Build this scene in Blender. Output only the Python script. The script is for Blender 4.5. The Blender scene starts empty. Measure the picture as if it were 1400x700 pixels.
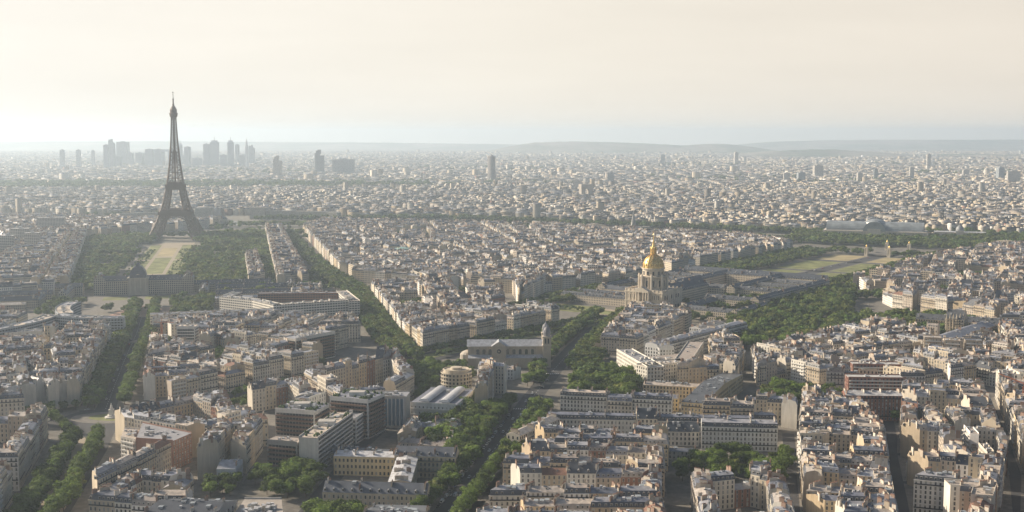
import bpy, math, random
import numpy as np
from mathutils import Vector, Matrix
from mathutils.bvhtree import BVHTree
R = math.radians
random.seed(7)
SC = bpy.context.scene
COL = SC.collection

# ------------------------------------------------------------------ camera, sky, sun, exposure
FPX, PITCH, CAMZ = 1640.0, math.atan(166 / 1640.0), 232.0
cam_d = bpy.data.cameras.new("camera")
cam_d.sensor_width = 36
cam_d.lens = 36 * FPX / 1400.0
cam_d.clip_start, cam_d.clip_end = 1.0, 120000.0
cam = bpy.data.objects.new("camera", cam_d)
cam.location = (0, 0, CAMZ)
cam.rotation_euler = (math.pi / 2 - PITCH, 0, 0)
COL.objects.link(cam)
SC.camera = cam

SUN_AZ, SUN_EL = R(-66), R(25)          # azimuth measured from +Y towards +X
sun_vec = Vector((math.sin(SUN_AZ) * math.cos(SUN_EL), math.cos(SUN_AZ) * math.cos(SUN_EL), math.sin(SUN_EL)))
sun_d = bpy.data.lights.new("sun", 'SUN')
sun_d.energy, sun_d.angle, sun_d.color = 5.0, R(0.6), (1.0, 0.86, 0.68)
sun = bpy.data.objects.new("sun", sun_d)
sun.rotation_euler = sun_vec.to_track_quat('Z', 'Y').to_euler()
sun.location = (-400, 300, 900)
COL.objects.link(sun)

world = bpy.data.worlds.new("World")
SC.world = world
world.use_nodes = True
nt = world.node_tree
nt.nodes.clear()
def N(t, typ, **kw):
    n = t.nodes.new(typ)
    for k, v in kw.items():
        if k.startswith('_'): setattr(n, k[1:], v)
        else: n.inputs[int(k[1:]) if k[0] == 'i' and k[1:].isdigit() else k].default_value = v
    return n
def L(t, a, b): t.links.new(a, b)
sky = N(nt, 'ShaderNodeTexSky', _sky_type='NISHITA', _sun_disc=False)
sky.sun_elevation, sky.sun_rotation = SUN_EL, SUN_AZ
sky.altitude, sky.air_density, sky.dust_density, sky.ozone_density = 200, 1.0, 4.0, 1.0
SKYN = N(nt, 'ShaderNodeVectorMath', _operation='SCALE'); SKYN.inputs['Scale'].default_value = 0.06
L(nt, sky.outputs[0], SKYN.inputs[0])
tc = N(nt, 'ShaderNodeTexCoord')
sep = N(nt, 'ShaderNodeSeparateXYZ'); L(nt, tc.outputs['Generated'], sep.inputs[0])
# thin high veil of haze: cream, brighter towards the sun, thinning towards the zenith
dot = N(nt, 'ShaderNodeVectorMath', _operation='DOT_PRODUCT'); L(nt, tc.outputs['Generated'], dot.inputs[0]); dot.inputs[1].default_value = sun_vec
glow = N(nt, 'ShaderNodeMapRange', i1=-1.0, i2=1.0, i3=0.0, i4=1.0); L(nt, dot.outputs['Value'], glow.inputs[0])
ramp = N(nt, 'ShaderNodeValToRGB'); L(nt, glow.outputs[0], ramp.inputs[0])
cr = ramp.color_ramp
cr.elements[0].position, cr.elements[0].color = 0.0, (0.17, 0.225, 0.32, 1)
cr.elements[1].position, cr.elements[1].color = 1.0, (1.05, 1.0, 0.92, 1)
e = cr.elements.new(0.51); e.color = (0.76, 0.69, 0.595, 1)
e = cr.elements.new(0.42); e.color = (0.31, 0.37, 0.46, 1)
e = cr.elements.new(0.68); e.color = (0.83, 0.77, 0.67, 1)
e = cr.elements.new(0.83); e.color = (0.87, 0.825, 0.745, 1)
cl = N(nt, 'ShaderNodeTexNoise', i2=3.0, i3=5.0, i4=0.55)
mp = N(nt, 'ShaderNodeMapping'); mp.inputs['Scale'].default_value = (1.2, 1.2, 9.0); mp.inputs['Rotation'].default_value = (0.06, 0.1, 0)
L(nt, tc.outputs['Generated'], mp.inputs[0]); L(nt, mp.outputs[0], cl.inputs[0])
clr = N(nt, 'ShaderNodeMapRange', i1=0.3, i2=0.7, i3=0.675, i4=0.725); L(nt, cl.outputs[0], clr.inputs[0])
veil = N(nt, 'ShaderNodeVectorMath', _operation='SCALE'); L(nt, ramp.outputs[0], veil.inputs[0]); L(nt, clr.outputs[0], veil.inputs['Scale'])
fac = N(nt, 'ShaderNodeMapRange', i1=0.12, i2=0.32, i3=1.0, i4=0.0); L(nt, sep.outputs['Z'], fac.inputs[0])
mix = N(nt, 'ShaderNodeMix', _data_type='RGBA'); L(nt, fac.outputs[0], mix.inputs[0]); L(nt, SKYN.outputs[0], mix.inputs[6]); L(nt, veil.outputs[0], mix.inputs[7])
bg = N(nt, 'ShaderNodeBackground', i1=1.0); L(nt, mix.outputs[2], bg.inputs[0])
wo = N(nt, 'ShaderNodeOutputWorld'); L(nt, bg.outputs[0], wo.inputs[0])

SC.view_settings.view_transform = 'Standard'
SC.view_settings.look = 'None'
SC.view_settings.gamma = 1.0
SC.view_settings.exposure = 0.68
SC.cycles.max_bounces = 7
SC.cycles.diffuse_bounces = 2
SC.cycles.glossy_bounces = 2
SC.cycles.volume_bounces = 4
SC.cycles.use_denoising = True

# ------------------------------------------------------------------ pixel -> ground, distances
def at(px, py, z=0.0):
    x = (px - 700) / FPX; y = (350 - py) / FPX
    dy = math.cos(PITCH) + y * math.sin(PITCH); dz = -math.sin(PITCH) + y * math.cos(PITCH)
    t = (z - CAMZ) / dz
    return (x * t, dy * t)
def pr(X, Y, Z):
    Zr = Z - CAMZ; fz = Y * math.cos(PITCH) - Zr * math.sin(PITCH); u = Y * math.sin(PITCH) + Zr * math.cos(PITCH)
    return 700 + FPX * X / fz, 350 - FPX * u / fz

# ------------------------------------------------------------------ materials
MATS = {}
def mat(name, rough=0.85, color=None, tint=False, objrand=False, noise=None, uvwin=False, spec=0.3, metal=0.0, fine=0.0, transl=0.0):
    m = bpy.data.materials.new(name); m.use_nodes = True
    t = m.node_tree; b = t.nodes['Principled BSDF']
    b.inputs['Roughness'].default_value = rough
    b.inputs['Specular IOR Level'].default_value = spec
    b.inputs['Metallic'].default_value = metal
    if tint:
        a = N(t, 'ShaderNodeAttribute', _attribute_name='tint'); c = a.outputs['Color']
    else:
        rgb = N(t, 'ShaderNodeRGB'); rgb.outputs[0].default_value = (*color, 1); c = rgb.outputs[0]
    geo = N(t, 'ShaderNodeNewGeometry')
    def mul(c, val_socket):
        v = N(t, 'ShaderNodeVectorMath', _operation='SCALE'); L(t, c, v.inputs[0]); L(t, val_socket, v.inputs['Scale']); return v.outputs[0]
    if objrand:
        oi = N(t, 'ShaderNodeObjectInfo')
        mr = N(t, 'ShaderNodeMapRange', i1=0.0, i2=1.0, i3=1 - objrand, i4=1 + objrand); L(t, oi.outputs['Random'], mr.inputs[0])
        c = mul(c, mr.outputs[0])
    if noise:
        sc_, amt = noise
        nz = N(t, 'ShaderNodeTexNoise', i2=sc_, i3=4.0, i4=0.6); L(t, geo.outputs['Position'], nz.inputs[0])
        mr = N(t, 'ShaderNodeMapRange', i1=0.3, i2=0.7, i3=1 - amt, i4=1 + amt); L(t, nz.outputs[0], mr.inputs[0])
        c = mul(c, mr.outputs[0])
    if fine:   # rain streaks: stretched in z
        mpn = N(t, 'ShaderNodeMapping'); mpn.inputs['Scale'].default_value = (0.7, 0.7, 0.09); L(t, geo.outputs['Position'], mpn.inputs[0])
        nz = N(t, 'ShaderNodeTexNoise', i2=1.0, i3=3.0); L(t, mpn.outputs[0], nz.inputs[0])
        mr = N(t, 'ShaderNodeMapRange', i1=0.3, i2=0.7, i3=1 - fine, i4=1 + fine); L(t, nz.outputs[0], mr.inputs[0])
        c = mul(c, mr.outputs[0])
    if uvwin:  # windows of far facades: openings repeated in metres along the wall
        pu, wu, pv, wv = uvwin
        uv = N(t, 'ShaderNodeUVMap'); s = N(t, 'ShaderNodeSeparateXYZ'); L(t, uv.outputs[0], s.inputs[0])
        def band(sock, period, width):
            w = N(t, 'ShaderNodeMath', _operation='PINGPONG'); L(t, sock, w.inputs[0]); w.inputs[1].default_value = period / 2
            g = N(t, 'ShaderNodeMath', _operation='GREATER_THAN'); L(t, w.outputs[0], g.inputs[0]); g.inputs[1].default_value = period / 2 - width / 2
            return g.outputs[0]
        mm = N(t, 'ShaderNodeMath', _operation='MULTIPLY'); L(t, band(s.outputs[0], pu, wu), mm.inputs[0]); L(t, band(s.outputs[1], pv, wv), mm.inputs[1])
        mx = N(t, 'ShaderNodeMix', _data_type='RGBA'); L(t, mm.outputs[0], mx.inputs[0]); L(t, c, mx.inputs[6]); mx.inputs[7].default_value = (0.045, 0.05, 0.055, 1)
        c = mx.outputs[2]
    L(t, c, b.inputs['Base Color'])
    if transl:
        tr = N(t, 'ShaderNodeBsdfTranslucent'); L(t, c, tr.inputs[0])
        ms = N(t, 'ShaderNodeMixShader', i0=transl); L(t, b.outputs[0], ms.inputs[1]); L(t, tr.outputs[0], ms.inputs[2])
        L(t, ms.outputs[0], t.nodes['Material Output'].inputs[0])
    MATS[name] = m
    return m
mat('wall', tint=True, noise=(0.08, 0.12), fine=0.10)
mat('wall_windows', tint=True, noise=(0.05, 0.12), uvwin=(2.7, 1.15, 3.2, 1.9))
mat('wall_modern', tint=True, noise=(0.05, 0.08), uvwin=(3.4, 2.5, 3.0, 1.5))
mat('slate', rough=0.5, tint=True, noise=(0.15, 0.25), spec=0.5)
mat('zinc', rough=0.45, tint=True, noise=(0.35, 0.4), spec=0.6)
mat('gravel_roof', tint=True, noise=(0.3, 0.2))
mat('far_roof', rough=0.8, tint=True, noise=(0.05, 0.3))
mat('terracotta', color=(0.20, 0.115, 0.085), noise=(0.5, 0.2))
mat('window_glass', rough=0.15, color=(0.03, 0.035, 0.042), spec=0.6, objrand=0.6)
mat('window_blind', rough=0.6, color=(0.34, 0.33, 0.30), objrand=0.3)
mat('window_frame', rough=0.6, color=(0.50, 0.47, 0.42), objrand=0.2)
mat('iron', rough=0.5, color=(0.035, 0.035, 0.04))
mat('tower_iron', rough=0.6, color=(0.15, 0.095, 0.065))
mat('gold', rough=0.42, color=(0.70, 0.50, 0.19), metal=0.7, noise=(0.7, 0.5))
mat('gold_ridge', rough=0.45, color=(0.52, 0.33, 0.10), metal=0.7)
mat('asphalt', color=(0.055, 0.055, 0.058), noise=(0.05, 0.25))
mat('paving', color=(0.17, 0.155, 0.135), noise=(0.2, 0.25))
mat('road_paint', color=(0.7, 0.7, 0.68), rough=0.6)
mat('sand', color=(0.31, 0.26, 0.195), noise=(0.05, 0.12))
mat('pink_sand', color=(0.42, 0.27, 0.21), noise=(0.05, 0.12))
mat('lawn', color=(0.17, 0.18, 0.065), noise=(0.05, 0.5))
mat('dry_lawn', color=(0.34, 0.28, 0.15), noise=(0.03, 0.3))
mat('leaves', rough=0.75, color=(0.105, 0.155, 0.028), objrand=0.5, noise=(0.5, 0.45), transl=0.35, spec=0.2)
mat('leaves_mass', rough=0.75, tint=True, noise=(0.25, 0.45), transl=0.28, spec=0.2)
mat('bark', color=(0.10, 0.08, 0.06))
mat('hedge_leaves', rough=0.8, color=(0.05, 0.085, 0.022), noise=(0.8, 0.4))
mat('blue_glass', rough=0.2, color=(0.10, 0.16, 0.22), spec=0.7)
mat('car_paint', rough=0.3, tint=True, spec=0.6)
mat('rubber', color=(0.02, 0.02, 0.02))
mat('water', rough=0.15, color=(0.05, 0.07, 0.06), spec=0.5)
mat('crane_paint', rough=0.5, color=(0.45, 0.16, 0.07))
mat('glass_roof', rough=0.25, color=(0.24, 0.26, 0.27), spec=0.7, noise=(0.08, 0.3))
def ground_mat(name, base, alt, scales):
    m = bpy.data.materials.new(name); m.use_nodes = True; t = m.node_tree; b = t.nodes['Principled BSDF']; b.inputs['Roughness'].default_value = 0.95
    geo = N(t, 'ShaderNodeNewGeometry')
    nz = N(t, 'ShaderNodeTexNoise', i2=scales[0], i3=6.0, i4=0.65); L(t, geo.outputs['Position'], nz.inputs[0])
    mr = N(t, 'ShaderNodeMapRange', i1=0.42, i2=0.58, i3=0.0, i4=1.0); L(t, nz.outputs[0], mr.inputs[0])
    mx = N(t, 'ShaderNodeMix', _data_type='RGBA'); L(t, mr.outputs[0], mx.inputs[0]); mx.inputs[6].default_value = (*base, 1); mx.inputs[7].default_value = (*alt, 1)
    n2 = N(t, 'ShaderNodeTexNoise', i2=scales[1], i3=5.0, i4=0.7); L(t, geo.outputs['Position'], n2.inputs[0])
    m2 = N(t, 'ShaderNodeMapRange', i1=0.3, i2=0.7, i3=0.6, i4=1.4); L(t, n2.outputs[0], m2.inputs[0])
    v = N(t, 'ShaderNodeVectorMath', _operation='SCALE'); L(t, mx.outputs[2], v.inputs[0]); L(t, m2.outputs[0], v.inputs['Scale'])
    L(t, v.outputs[0], b.inputs['Base Color']); MATS[name] = m
ground_mat('city_ground', (0.12, 0.11, 0.095), (0.16, 0.145, 0.12), (0.01, 0.15))
ground_mat('hill_cover', (0.045, 0.07, 0.03), (0.20, 0.18, 0.15), (0.0009, 0.004))

# ------------------------------------------------------------------ mesh collecting
class MB:
    """Collects faces with material, tint and facade coordinates; build() links ONE mesh object."""
    def __init__(s): s.v = []; s.f = []; s.m = []; s.t = []; s.u = []; s.mats = []
    def mi(s, name):
        if name not in s.mats: s.mats.append(name)
        return s.mats.index(name)
    def face(s, pts, m='wall', tint=(0.4, 0.4, 0.4), uv=None):
        b = len(s.v); s.v.extend(pts); s.f.append(tuple(range(b, b + len(pts)))); s.m.append(s.mi(m)); s.t.append(tint)
        s.u.extend(uv if uv else ((0.0, 0.0),) * len(pts))
    def wallquad(s, a, b, z0, z1, m, tint):
        Ln = math.hypot(b[0] - a[0], b[1] - a[1])
        s.face([(a[0], a[1], z0), (b[0], b[1], z0), (b[0], b[1], z1), (a[0], a[1], z1)], m, tint, ((0, 0), (Ln, 0), (Ln, z1 - z0), (0, z1 - z0)))
    def box(s, x0, x1, y0, y1, z0, z1, m='wall', tint=(0.4,) * 3, top=None, toptint=None, bottom=False):
        c = [(x0, y0), (x1, y0), (x1, y1), (x0, y1)]
        for i in range(4): s.wallquad(c[i], c[(i + 1) % 4], z0, z1, m, tint)
        s.face([(*p, z1) for p in c], top or m, toptint or tint)
        if bottom: s.face([(*p, z0) for p in c[::-1]], m, tint)
    def prism(s, poly, z0, z1, m='wall', tint=(0.4,) * 3, top=None, toptint=None):
        n = len(poly)
        for i in range(n): s.wallquad(poly[i], poly[(i + 1) % n], z0, z1, m, tint)
        s.face([(p[0], p[1], z1) for p in poly], top or m, toptint or tint)
    def lathe(s, prof, n=16, m='wall', tint=(0.4,) * 3, cx=0, cy=0, ph=0.0):
        ring = [(math.cos(ph + 2 * math.pi * k / n), math.sin(ph + 2 * math.pi * k / n)) for k in range(n)]
        for (r0, z0), (r1, z1) in zip(prof, prof[1:]):
            for k in range(n):
                a, b = ring[k], ring[(k + 1) % n]
                if r0 < 1e-4 and r1 < 1e-4: continue
                q = [(cx + a[0] * r0, cy + a[1] * r0, z0), (cx + b[0] * r0, cy + b[1] * r0, z0), (cx + b[0] * r1, cy + b[1] * r1, z1), (cx + a[0] * r1, cy + a[1] * r1, z1)]
                if r1 < 1e-4: q = q[:3]
                elif r0 < 1e-4: q = [q[0], q[2], q[3]]
                s.face(q, m, tint)
    def bar(s, a, b, w, m='iron', tint=(0.4,) * 3):
        a, b = Vector(a), Vector(b); d = (b - a)
        if d.length < 1e-6: return
        d.normalize(); u = d.cross(Vector((0, 0, 1)));
        if u.length < 0.1: u = d.cross(Vector((0, 1, 0)))
        u.normalize(); v = d.cross(u); u *= w / 2; v *= w / 2
        c0 = [a + u + v, a - u + v, a - u - v, a + u - v]; c1 = [p + (b - a) for p in c0]
        for i in range(4): j = (i + 1) % 4; s.face([tuple(c0[i]), tuple(c0[j]), tuple(c1[j]), tuple(c1[i])], m, tint)
        s.face([tuple(p) for p in c0[::-1]], m, tint); s.face([tuple(p) for p in c1], m, tint)
    def add(s, o, loc=(0, 0, 0), rz=0.0, tint=None):
        c, sn = math.cos(rz), math.sin(rz); b = len(s.v)
        s.v.extend([(loc[0] + x * c - y * sn, loc[1] + x * sn + y * c, loc[2] + z) for x, y, z in o.v])
        s.f.extend([tuple(i + b for i in f) for f in o.f]); mm = [s.mi(k) for k in o.mats]
        s.m.extend([mm[k] for k in o.m]); s.t.extend([tint] * len(o.t) if tint else o.t); s.u.extend(o.u)
    def mesh(s, name):
        return np_mesh(name, np.array(s.v, dtype=np.float32).reshape(-1, 3), [len(f) for f in s.f], np.fromiter((i for f in s.f for i in f), dtype=np.int32),
                       np.array(s.m, dtype=np.int32), s.mats, np.array(s.t, dtype=np.float32).reshape(-1, 3), np.array(s.u, dtype=np.float32).reshape(-1, 2))
    def build(s, name, parent=None, loc=(0, 0, 0), rz=0):
        if not s.f: return None
        return obj(name, s.mesh(name), parent, loc, rz)
def np_mesh(name, v, lens, idx, mi, mats, tint=None, uv=None):
    me = bpy.data.meshes.new(name)
    lens = np.asarray(lens, dtype=np.int32)
    me.vertices.add(len(v)); me.vertices.foreach_set('co', np.asarray(v, dtype=np.float32).ravel())
    me.loops.add(len(idx)); me.loops.foreach_set('vertex_index', idx)
    me.polygons.add(len(lens)); me.polygons.foreach_set('loop_start', np.concatenate(([0], np.cumsum(lens)[:-1])).astype(np.int32))
    me.polygons.foreach_set('material_index', np.asarray(mi, dtype=np.int32))
    for k in mats: me.materials.append(MATS[k])
    if tint is not None:
        a = me.attributes.new('tint', 'FLOAT_COLOR', 'FACE')
        a.data.foreach_set('color', np.concatenate((tint, np.ones((len(tint), 1), dtype=np.float32)), 1).astype(np.float32).ravel())
    if uv is not None and len(uv) == len(idx):
        l = me.uv_layers.new(name='facade'); l.data.foreach_set('uv', uv.astype(np.float32).ravel())
    me.update(calc_edges=True)
    return me
def obj(name, me, parent=None, loc=(0, 0, 0), rz=0):
    o = bpy.data.objects.new(name, me); COL.objects.link(o)
    if parent: o.parent = parent
    o.location = loc; o.rotation_euler = (0, 0, rz)
    return o
def thing(name, label, cat, loc=(0, 0, 0), rz=0, group=None):
    o = bpy.data.objects.new(name, None); COL.objects.link(o)
    o.empty_display_size = 1
    o.location = loc; o.rotation_euler = (0, 0, rz)
    return tag(o, label, cat, group)
def tag(o, label=None, cat=None, group=None, kind=None):
    if label: o['label'] = label
    if cat: o['category'] = cat
    if group: o['group'] = group
    if kind: o['kind'] = kind
    return o
def struct(name, mb):
    o = mb.build(name); o['kind'] = 'structure'; return o
def jit(c, a): k = 1 + random.uniform(-a, a); return tuple(max(0.01, x * k) for x in c)

# ------------------------------------------------------------------ small templates: windows, dormers, chimneys
def T_window(kind, w=1.1, h=2.05):
    b = MB(); y = -0.05
    g = 'window_blind' if kind == 2 else 'window_glass'
    b.face([(-w/2, y, 0), (w/2, y, 0), (w/2, y, h), (-w/2, y, h)], g)
    if kind == 1: b.face([(-w/2, y - .02, h * .5), (w/2, y - .02, h * .5), (w/2, y - .02, h), (-w/2, y - .02, h)], 'window_blind')
    for x in (-w/2, w/2): b.box(x - .07, x + .07, -0.12, 0.0, 0, h, 'window_frame')
    b.box(-w/2 - .07, w/2 + .07, -0.13, 0.0, h, h + .14, 'window_frame'); b.box(-w/2 - .1, w/2 + .1, -0.2, 0.0, -.12, 0, 'window_frame', bottom=True)
    b.box(-.03, .03, -0.09, -0.04, 0, h, 'window_frame')
    return b
def T_dormer(z):
    b = MB(); zt = (0.30, 0.30, 0.31)
    b.face([(-.5, -.02, .2), (.5, -.02, .2), (.5, -.02, 1.6), (-.5, -.02, 1.6)], 'window_glass')
    for x in (-.62, .5): b.box(x, x + .12, -.1, .3, .1, 1.65, 'window_frame')
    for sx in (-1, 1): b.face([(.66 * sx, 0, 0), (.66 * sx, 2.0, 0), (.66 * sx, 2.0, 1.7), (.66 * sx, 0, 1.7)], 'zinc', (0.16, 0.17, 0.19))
    if z == 0: b.face([(-.75, -.15, 1.7), (.75, -.15, 1.7), (.75, 2.2, 2.0), (-.75, 2.2, 2.0)], 'zinc', zt); b.box(-.75, .75, -.16, 0, 1.6, 1.74, 'window_frame')
    else:
        b.face([(-.75, -.15, 1.65), (0, -.15, 2.25), (0, 2.4, 2.25), (-.75, 2.2, 1.65)], 'zinc', zt); b.face([(0, -.15, 2.25), (.75, -.15, 1.65), (.75, 2.2, 1.65), (0, 2.4, 2.25)], 'zinc', zt)
        b.face([(-.75, -.12, 1.65), (.75, -.12, 1.65), (0, -.12, 2.25)], 'window_frame')
    return b
def T_chimney(ln, h, tint, pots=True):
    b = MB()
    b.box(-.32, .32, -ln/2, ln/2, -2.6, h, 'wall', tint)
    b.box(-.40, .40, -ln/2 - .08, ln/2 + .08, h, h + .16, 'wall', tuple(x * .8 for x in tint))
    if pots:
        n = int(ln / .55)
        for k in range(n):
            y = -ln/2 + (k + .5) * ln / n; b.box(-.14, .14, y - .14, y + .14, h + .16, h + .16 + random.choice((.45, .6, .8)), 'terracotta')
    return b
CH_T = [(0.46, 0.41, 0.34), (0.38, 0.32, 0.25), (0.52, 0.47, 0.40), (0.26, 0.18, 0.14), (0.42, 0.36, 0.29), (0.55, 0.50, 0.43)]
TPL = {('window', k): T_window(k) for k in range(3)}
TPL.update({('dormer', k): T_dormer(k) for k in range(2)})
TPL.update({('chimney', k): T_chimney((2.2, 3.4, 4.8, 3.0, 6.0, 2.6)[k], (1.5, 1.9, 1.6, 2.2, 1.7, 2.4)[k], CH_T[k]) for k in range(6)})
def T_box(w, d, h, m, t, top, tt):
    b = MB(); b.box(-w/2, w/2, -d/2, d/2, -.8, h, m, t, top, tt); return b
TPL[('skylight', 0)] = T_box(1.0, 1.4, .25, 'zinc', (.2, .2, .2), 'window_glass', None)
TPL[('skylight', 1)] = T_box(2.6, 3.6, .7, 'zinc', (.4, .4, .4), 'glass_roof', None)
TPL[('roof_hut', 0)] = T_box(2.4, 2.8, 2.2, 'wall', (.5, .47, .42), 'zinc', (.35, .35, .36))
TPL[('roof_hut', 1)] = T_box(1.4, 1.6, 1.2, 'zinc', (.42, .42, .43), 'zinc', (.45, .45, .46))
TPL_ME = {k: b.mesh(k[0]) for k, b in TPL.items()}
# a plain version for the mass of the city
LOW = {}
for k in TPL:
    b = MB()
    if k[0] == 'window': b.face([(-.62, -.05, -.05), (.62, -.05, -.05), (.62, -.05, 2.1), (-.62, -.05, 2.1)], 'window_blind' if k[1] == 2 else 'window_glass')
    elif k[0] == 'dormer':
        b.face([(-.5, -.1, .2), (.5, -.1, .2), (.5, -.1, 1.6), (-.5, -.1, 1.6)], 'window_glass')
        b.face([(-.7, -.03, .1), (.7, -.03, .1), (.7, -.03, 1.8), (-.7, -.03, 1.8)], 'window_frame')
        b.face([(-.75, -.15, 1.8), (.75, -.15, 1.8), (.75, 2.2, 2.0), (-.75, 2.2, 2.0)], 'zinc', (.3, .3, .31))
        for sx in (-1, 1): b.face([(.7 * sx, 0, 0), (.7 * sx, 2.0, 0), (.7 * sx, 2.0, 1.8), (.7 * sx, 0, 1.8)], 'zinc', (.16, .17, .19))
    elif k[0] == 'chimney':
        ln, h = (2.2, 3.4, 4.8, 3.0, 6.0, 2.6)[k[1]], (1.5, 1.9, 1.6, 2.2, 1.7, 2.4)[k[1]]
        b.box(-.35, .35, -ln/2, ln/2, -2.6, h, 'wall', CH_T[k[1]]); b.box(-.15, .15, -ln/2 + .2, ln/2 - .2, h, h + .5, 'terracotta')
    else: b = TPL[k]
    LOW[k] = b

# ------------------------------------------------------------------ buildings
def _w(c): return (min(.72, c[0] * 1.10), min(.69, c[1] * 1.10), c[2] * 1.09)
WALLS = [((0.50, 0.43, 0.33), 'cream'), ((0.56, 0.51, 0.43), 'pale cream'), ((0.44, 0.36, 0.26), 'sand coloured'), ((0.60, 0.57, 0.51), 'off-white'),
         ((0.40, 0.34, 0.28), 'grey-beige'), ((0.52, 0.41, 0.27), 'honey coloured'), ((0.66, 0.64, 0.60), 'white'), ((0.24, 0.125, 0.09), 'brick-red')]
WALLS = [(_w(c), n) for c, n in WALLS]
WW = [26, 22, 16, 12, 12, 7, 6, 3]
ZINC = [(0.27, 0.27, 0.29), (0.38, 0.34, 0.30), (0.17, 0.18, 0.22), (0.44, 0.38, 0.32), (0.30, 0.26, 0.23), (0.12, 0.13, 0.16), (0.30, 0.31, 0.34)]
SLATE = [(0.055, 0.065, 0.085), (0.07, 0.078, 0.095), (0.09, 0.095, 0.105)]
def lerp(a, b, t): return (a[0] + (b[0] - a[0]) * t, a[1] + (b[1] - a[1]) * t)
def dist(a, b): return math.hypot(a[0] - b[0], a[1] - b[1])
class Bld:
    """One building: p = street edge p0-p1, back edge p3-p2 (anticlockwise)."""
    __slots__ = ('p', 'h', 'roof', 'wc', 'wn', 'rc', 'sl', 'sides', 'name', 'block', 'parts', 'inst', 'c', 'floors', 'near', 'label', 'pix', 'rh', 'clut', 'rnd')
    def __init__(s, p, h, roof='mansard', wc=None, sides=(1, 0, 1, 0), block=None, label=None, rh=None, clut=1.0, wn=None, floors=None):
        s.p = [tuple(q) for q in p]; s.h = h; s.roof = roof; s.sides = sides; s.block = block; s.label = label; s.clut = clut
        if wc is None: w = random.choices(WALLS, WW)[0]; s.wc, s.wn = jit(w[0], .10), w[1]
        else: s.wc, s.wn = wc, wn or 'pale'
        s.rc = jit(random.choice(ZINC), .12); s.sl = jit(random.choice(SLATE), .15); s.rh = rh
        s.c = (sum(q[0] for q in p) / 4, sum(q[1] for q in p) / 4); s.floors = floors or max(2, int(round(h / 3.25)))
        s.pix = 0; s.parts = None; s.inst = None; s.rnd = random.random()
    def profile(s):
        d = max(4.0, (dist(s.p[0], s.p[3]) + dist(s.p[1], s.p[2])) / 2); h = s.h
        k = 1.3 if d > 8 else .9; m = 3.0 if d > 8 else 2.2
        cor = [(0, h - .55, 'w'), (-.45, h - .45, 'w'), (-.45, h, 'w')]
        if s.roof == 'mansard': pf = [(0, 0, 0)] + cor + [(0, h, 'w'), (k, h + m, 's'), (d / 2, h + m + .09 * d, 'r'), (d - k, h + m, 'r'), (d, h, 's'), (d, 0, 'w')]
        elif s.roof == 'zincmansard': pf = [(0, 0, 0)] + cor + [(0, h, 'w'), (k, h + m, 'r'), (d / 2, h + m + .10 * d, 'r'), (d - k, h + m, 'r'), (d, h, 'r'), (d, 0, 'w')]
        elif s.roof in ('zinc', 'tile', 'slategable'):
            rr = s.rh or {'zinc': .16, 'tile': .24, 'slategable': .42}[s.roof] * d; c = {'zinc': 'r', 'tile': 't', 'slategable': 's'}[s.roof]
            pf = [(0, 0, 0), (0, h, 'w'), (-.4, h, 'w'), (d / 2, h + rr, c), (d + .3, h, c), (d, h, 'w'), (d, 0, 'w')]
        else: pf = [(0, 0, 0), (0, h + .9, 'w'), (.35, h + .9, 'w'), (.35, h, 'w'), (d - .35, h, 'g'), (d - .35, h + .9, 'w'), (d, h + .9, 'w'), (d, 0, 'w')]
        return d, pf
    def roofz(s, y, d, pf):
        best = s.h
        for (a, za, _), (b, zb, _) in zip(pf, pf[1:]):
            if a < b and a <= y <= b: best = max(best, za + (zb - za) * (y - a) / (b - a))
        return best
    def solid(s, far=False):
        """walls and roof shell"""
        wall, roof = MB(), MB(); d, pf = s.profile(); p0, p1, p2, p3 = s.p
        A = [(*lerp(p0, p3, y / d), z) for y, z, _ in pf]; B = [(*lerp(p1, p2, y / d), z) for y, z, _ in pf]
        wm = 'wall'
        mats = {'w': (wall, wm, s.wc), 's': (roof, 'slate', s.sl), 'r': (roof, 'zinc', s.rc), 't': (roof, 'terracotta', s.wc), 'g': (roof, 'gravel_roof', s.rc)}
        Ln = dist(p0, p1)
        for i in range(len(pf) - 1):
            mb, m, t = mats[pf[i + 1][2]]
            f = far and m == 'wall' and abs(pf[i][1] - pf[i + 1][1]) > 5 and ((i == 0 and s.sides[0]) or (i > 0 and s.sides[2]))
            mb.face([A[i], B[i], B[i + 1], A[i + 1]], ('wall_modern' if s.roof == 'flat' else 'wall_windows') if f else m, t, ((0, 0), (Ln, 0), (Ln, s.h), (0, s.h)) if i == 0 else ((0, s.h), (Ln, s.h), (Ln, 0), (0, 0)))
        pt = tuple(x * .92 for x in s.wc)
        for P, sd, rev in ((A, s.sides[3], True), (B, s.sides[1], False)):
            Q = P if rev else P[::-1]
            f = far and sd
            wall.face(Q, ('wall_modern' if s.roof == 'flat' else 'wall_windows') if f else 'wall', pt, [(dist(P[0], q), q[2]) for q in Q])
        return wall, roof, d, pf
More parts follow.
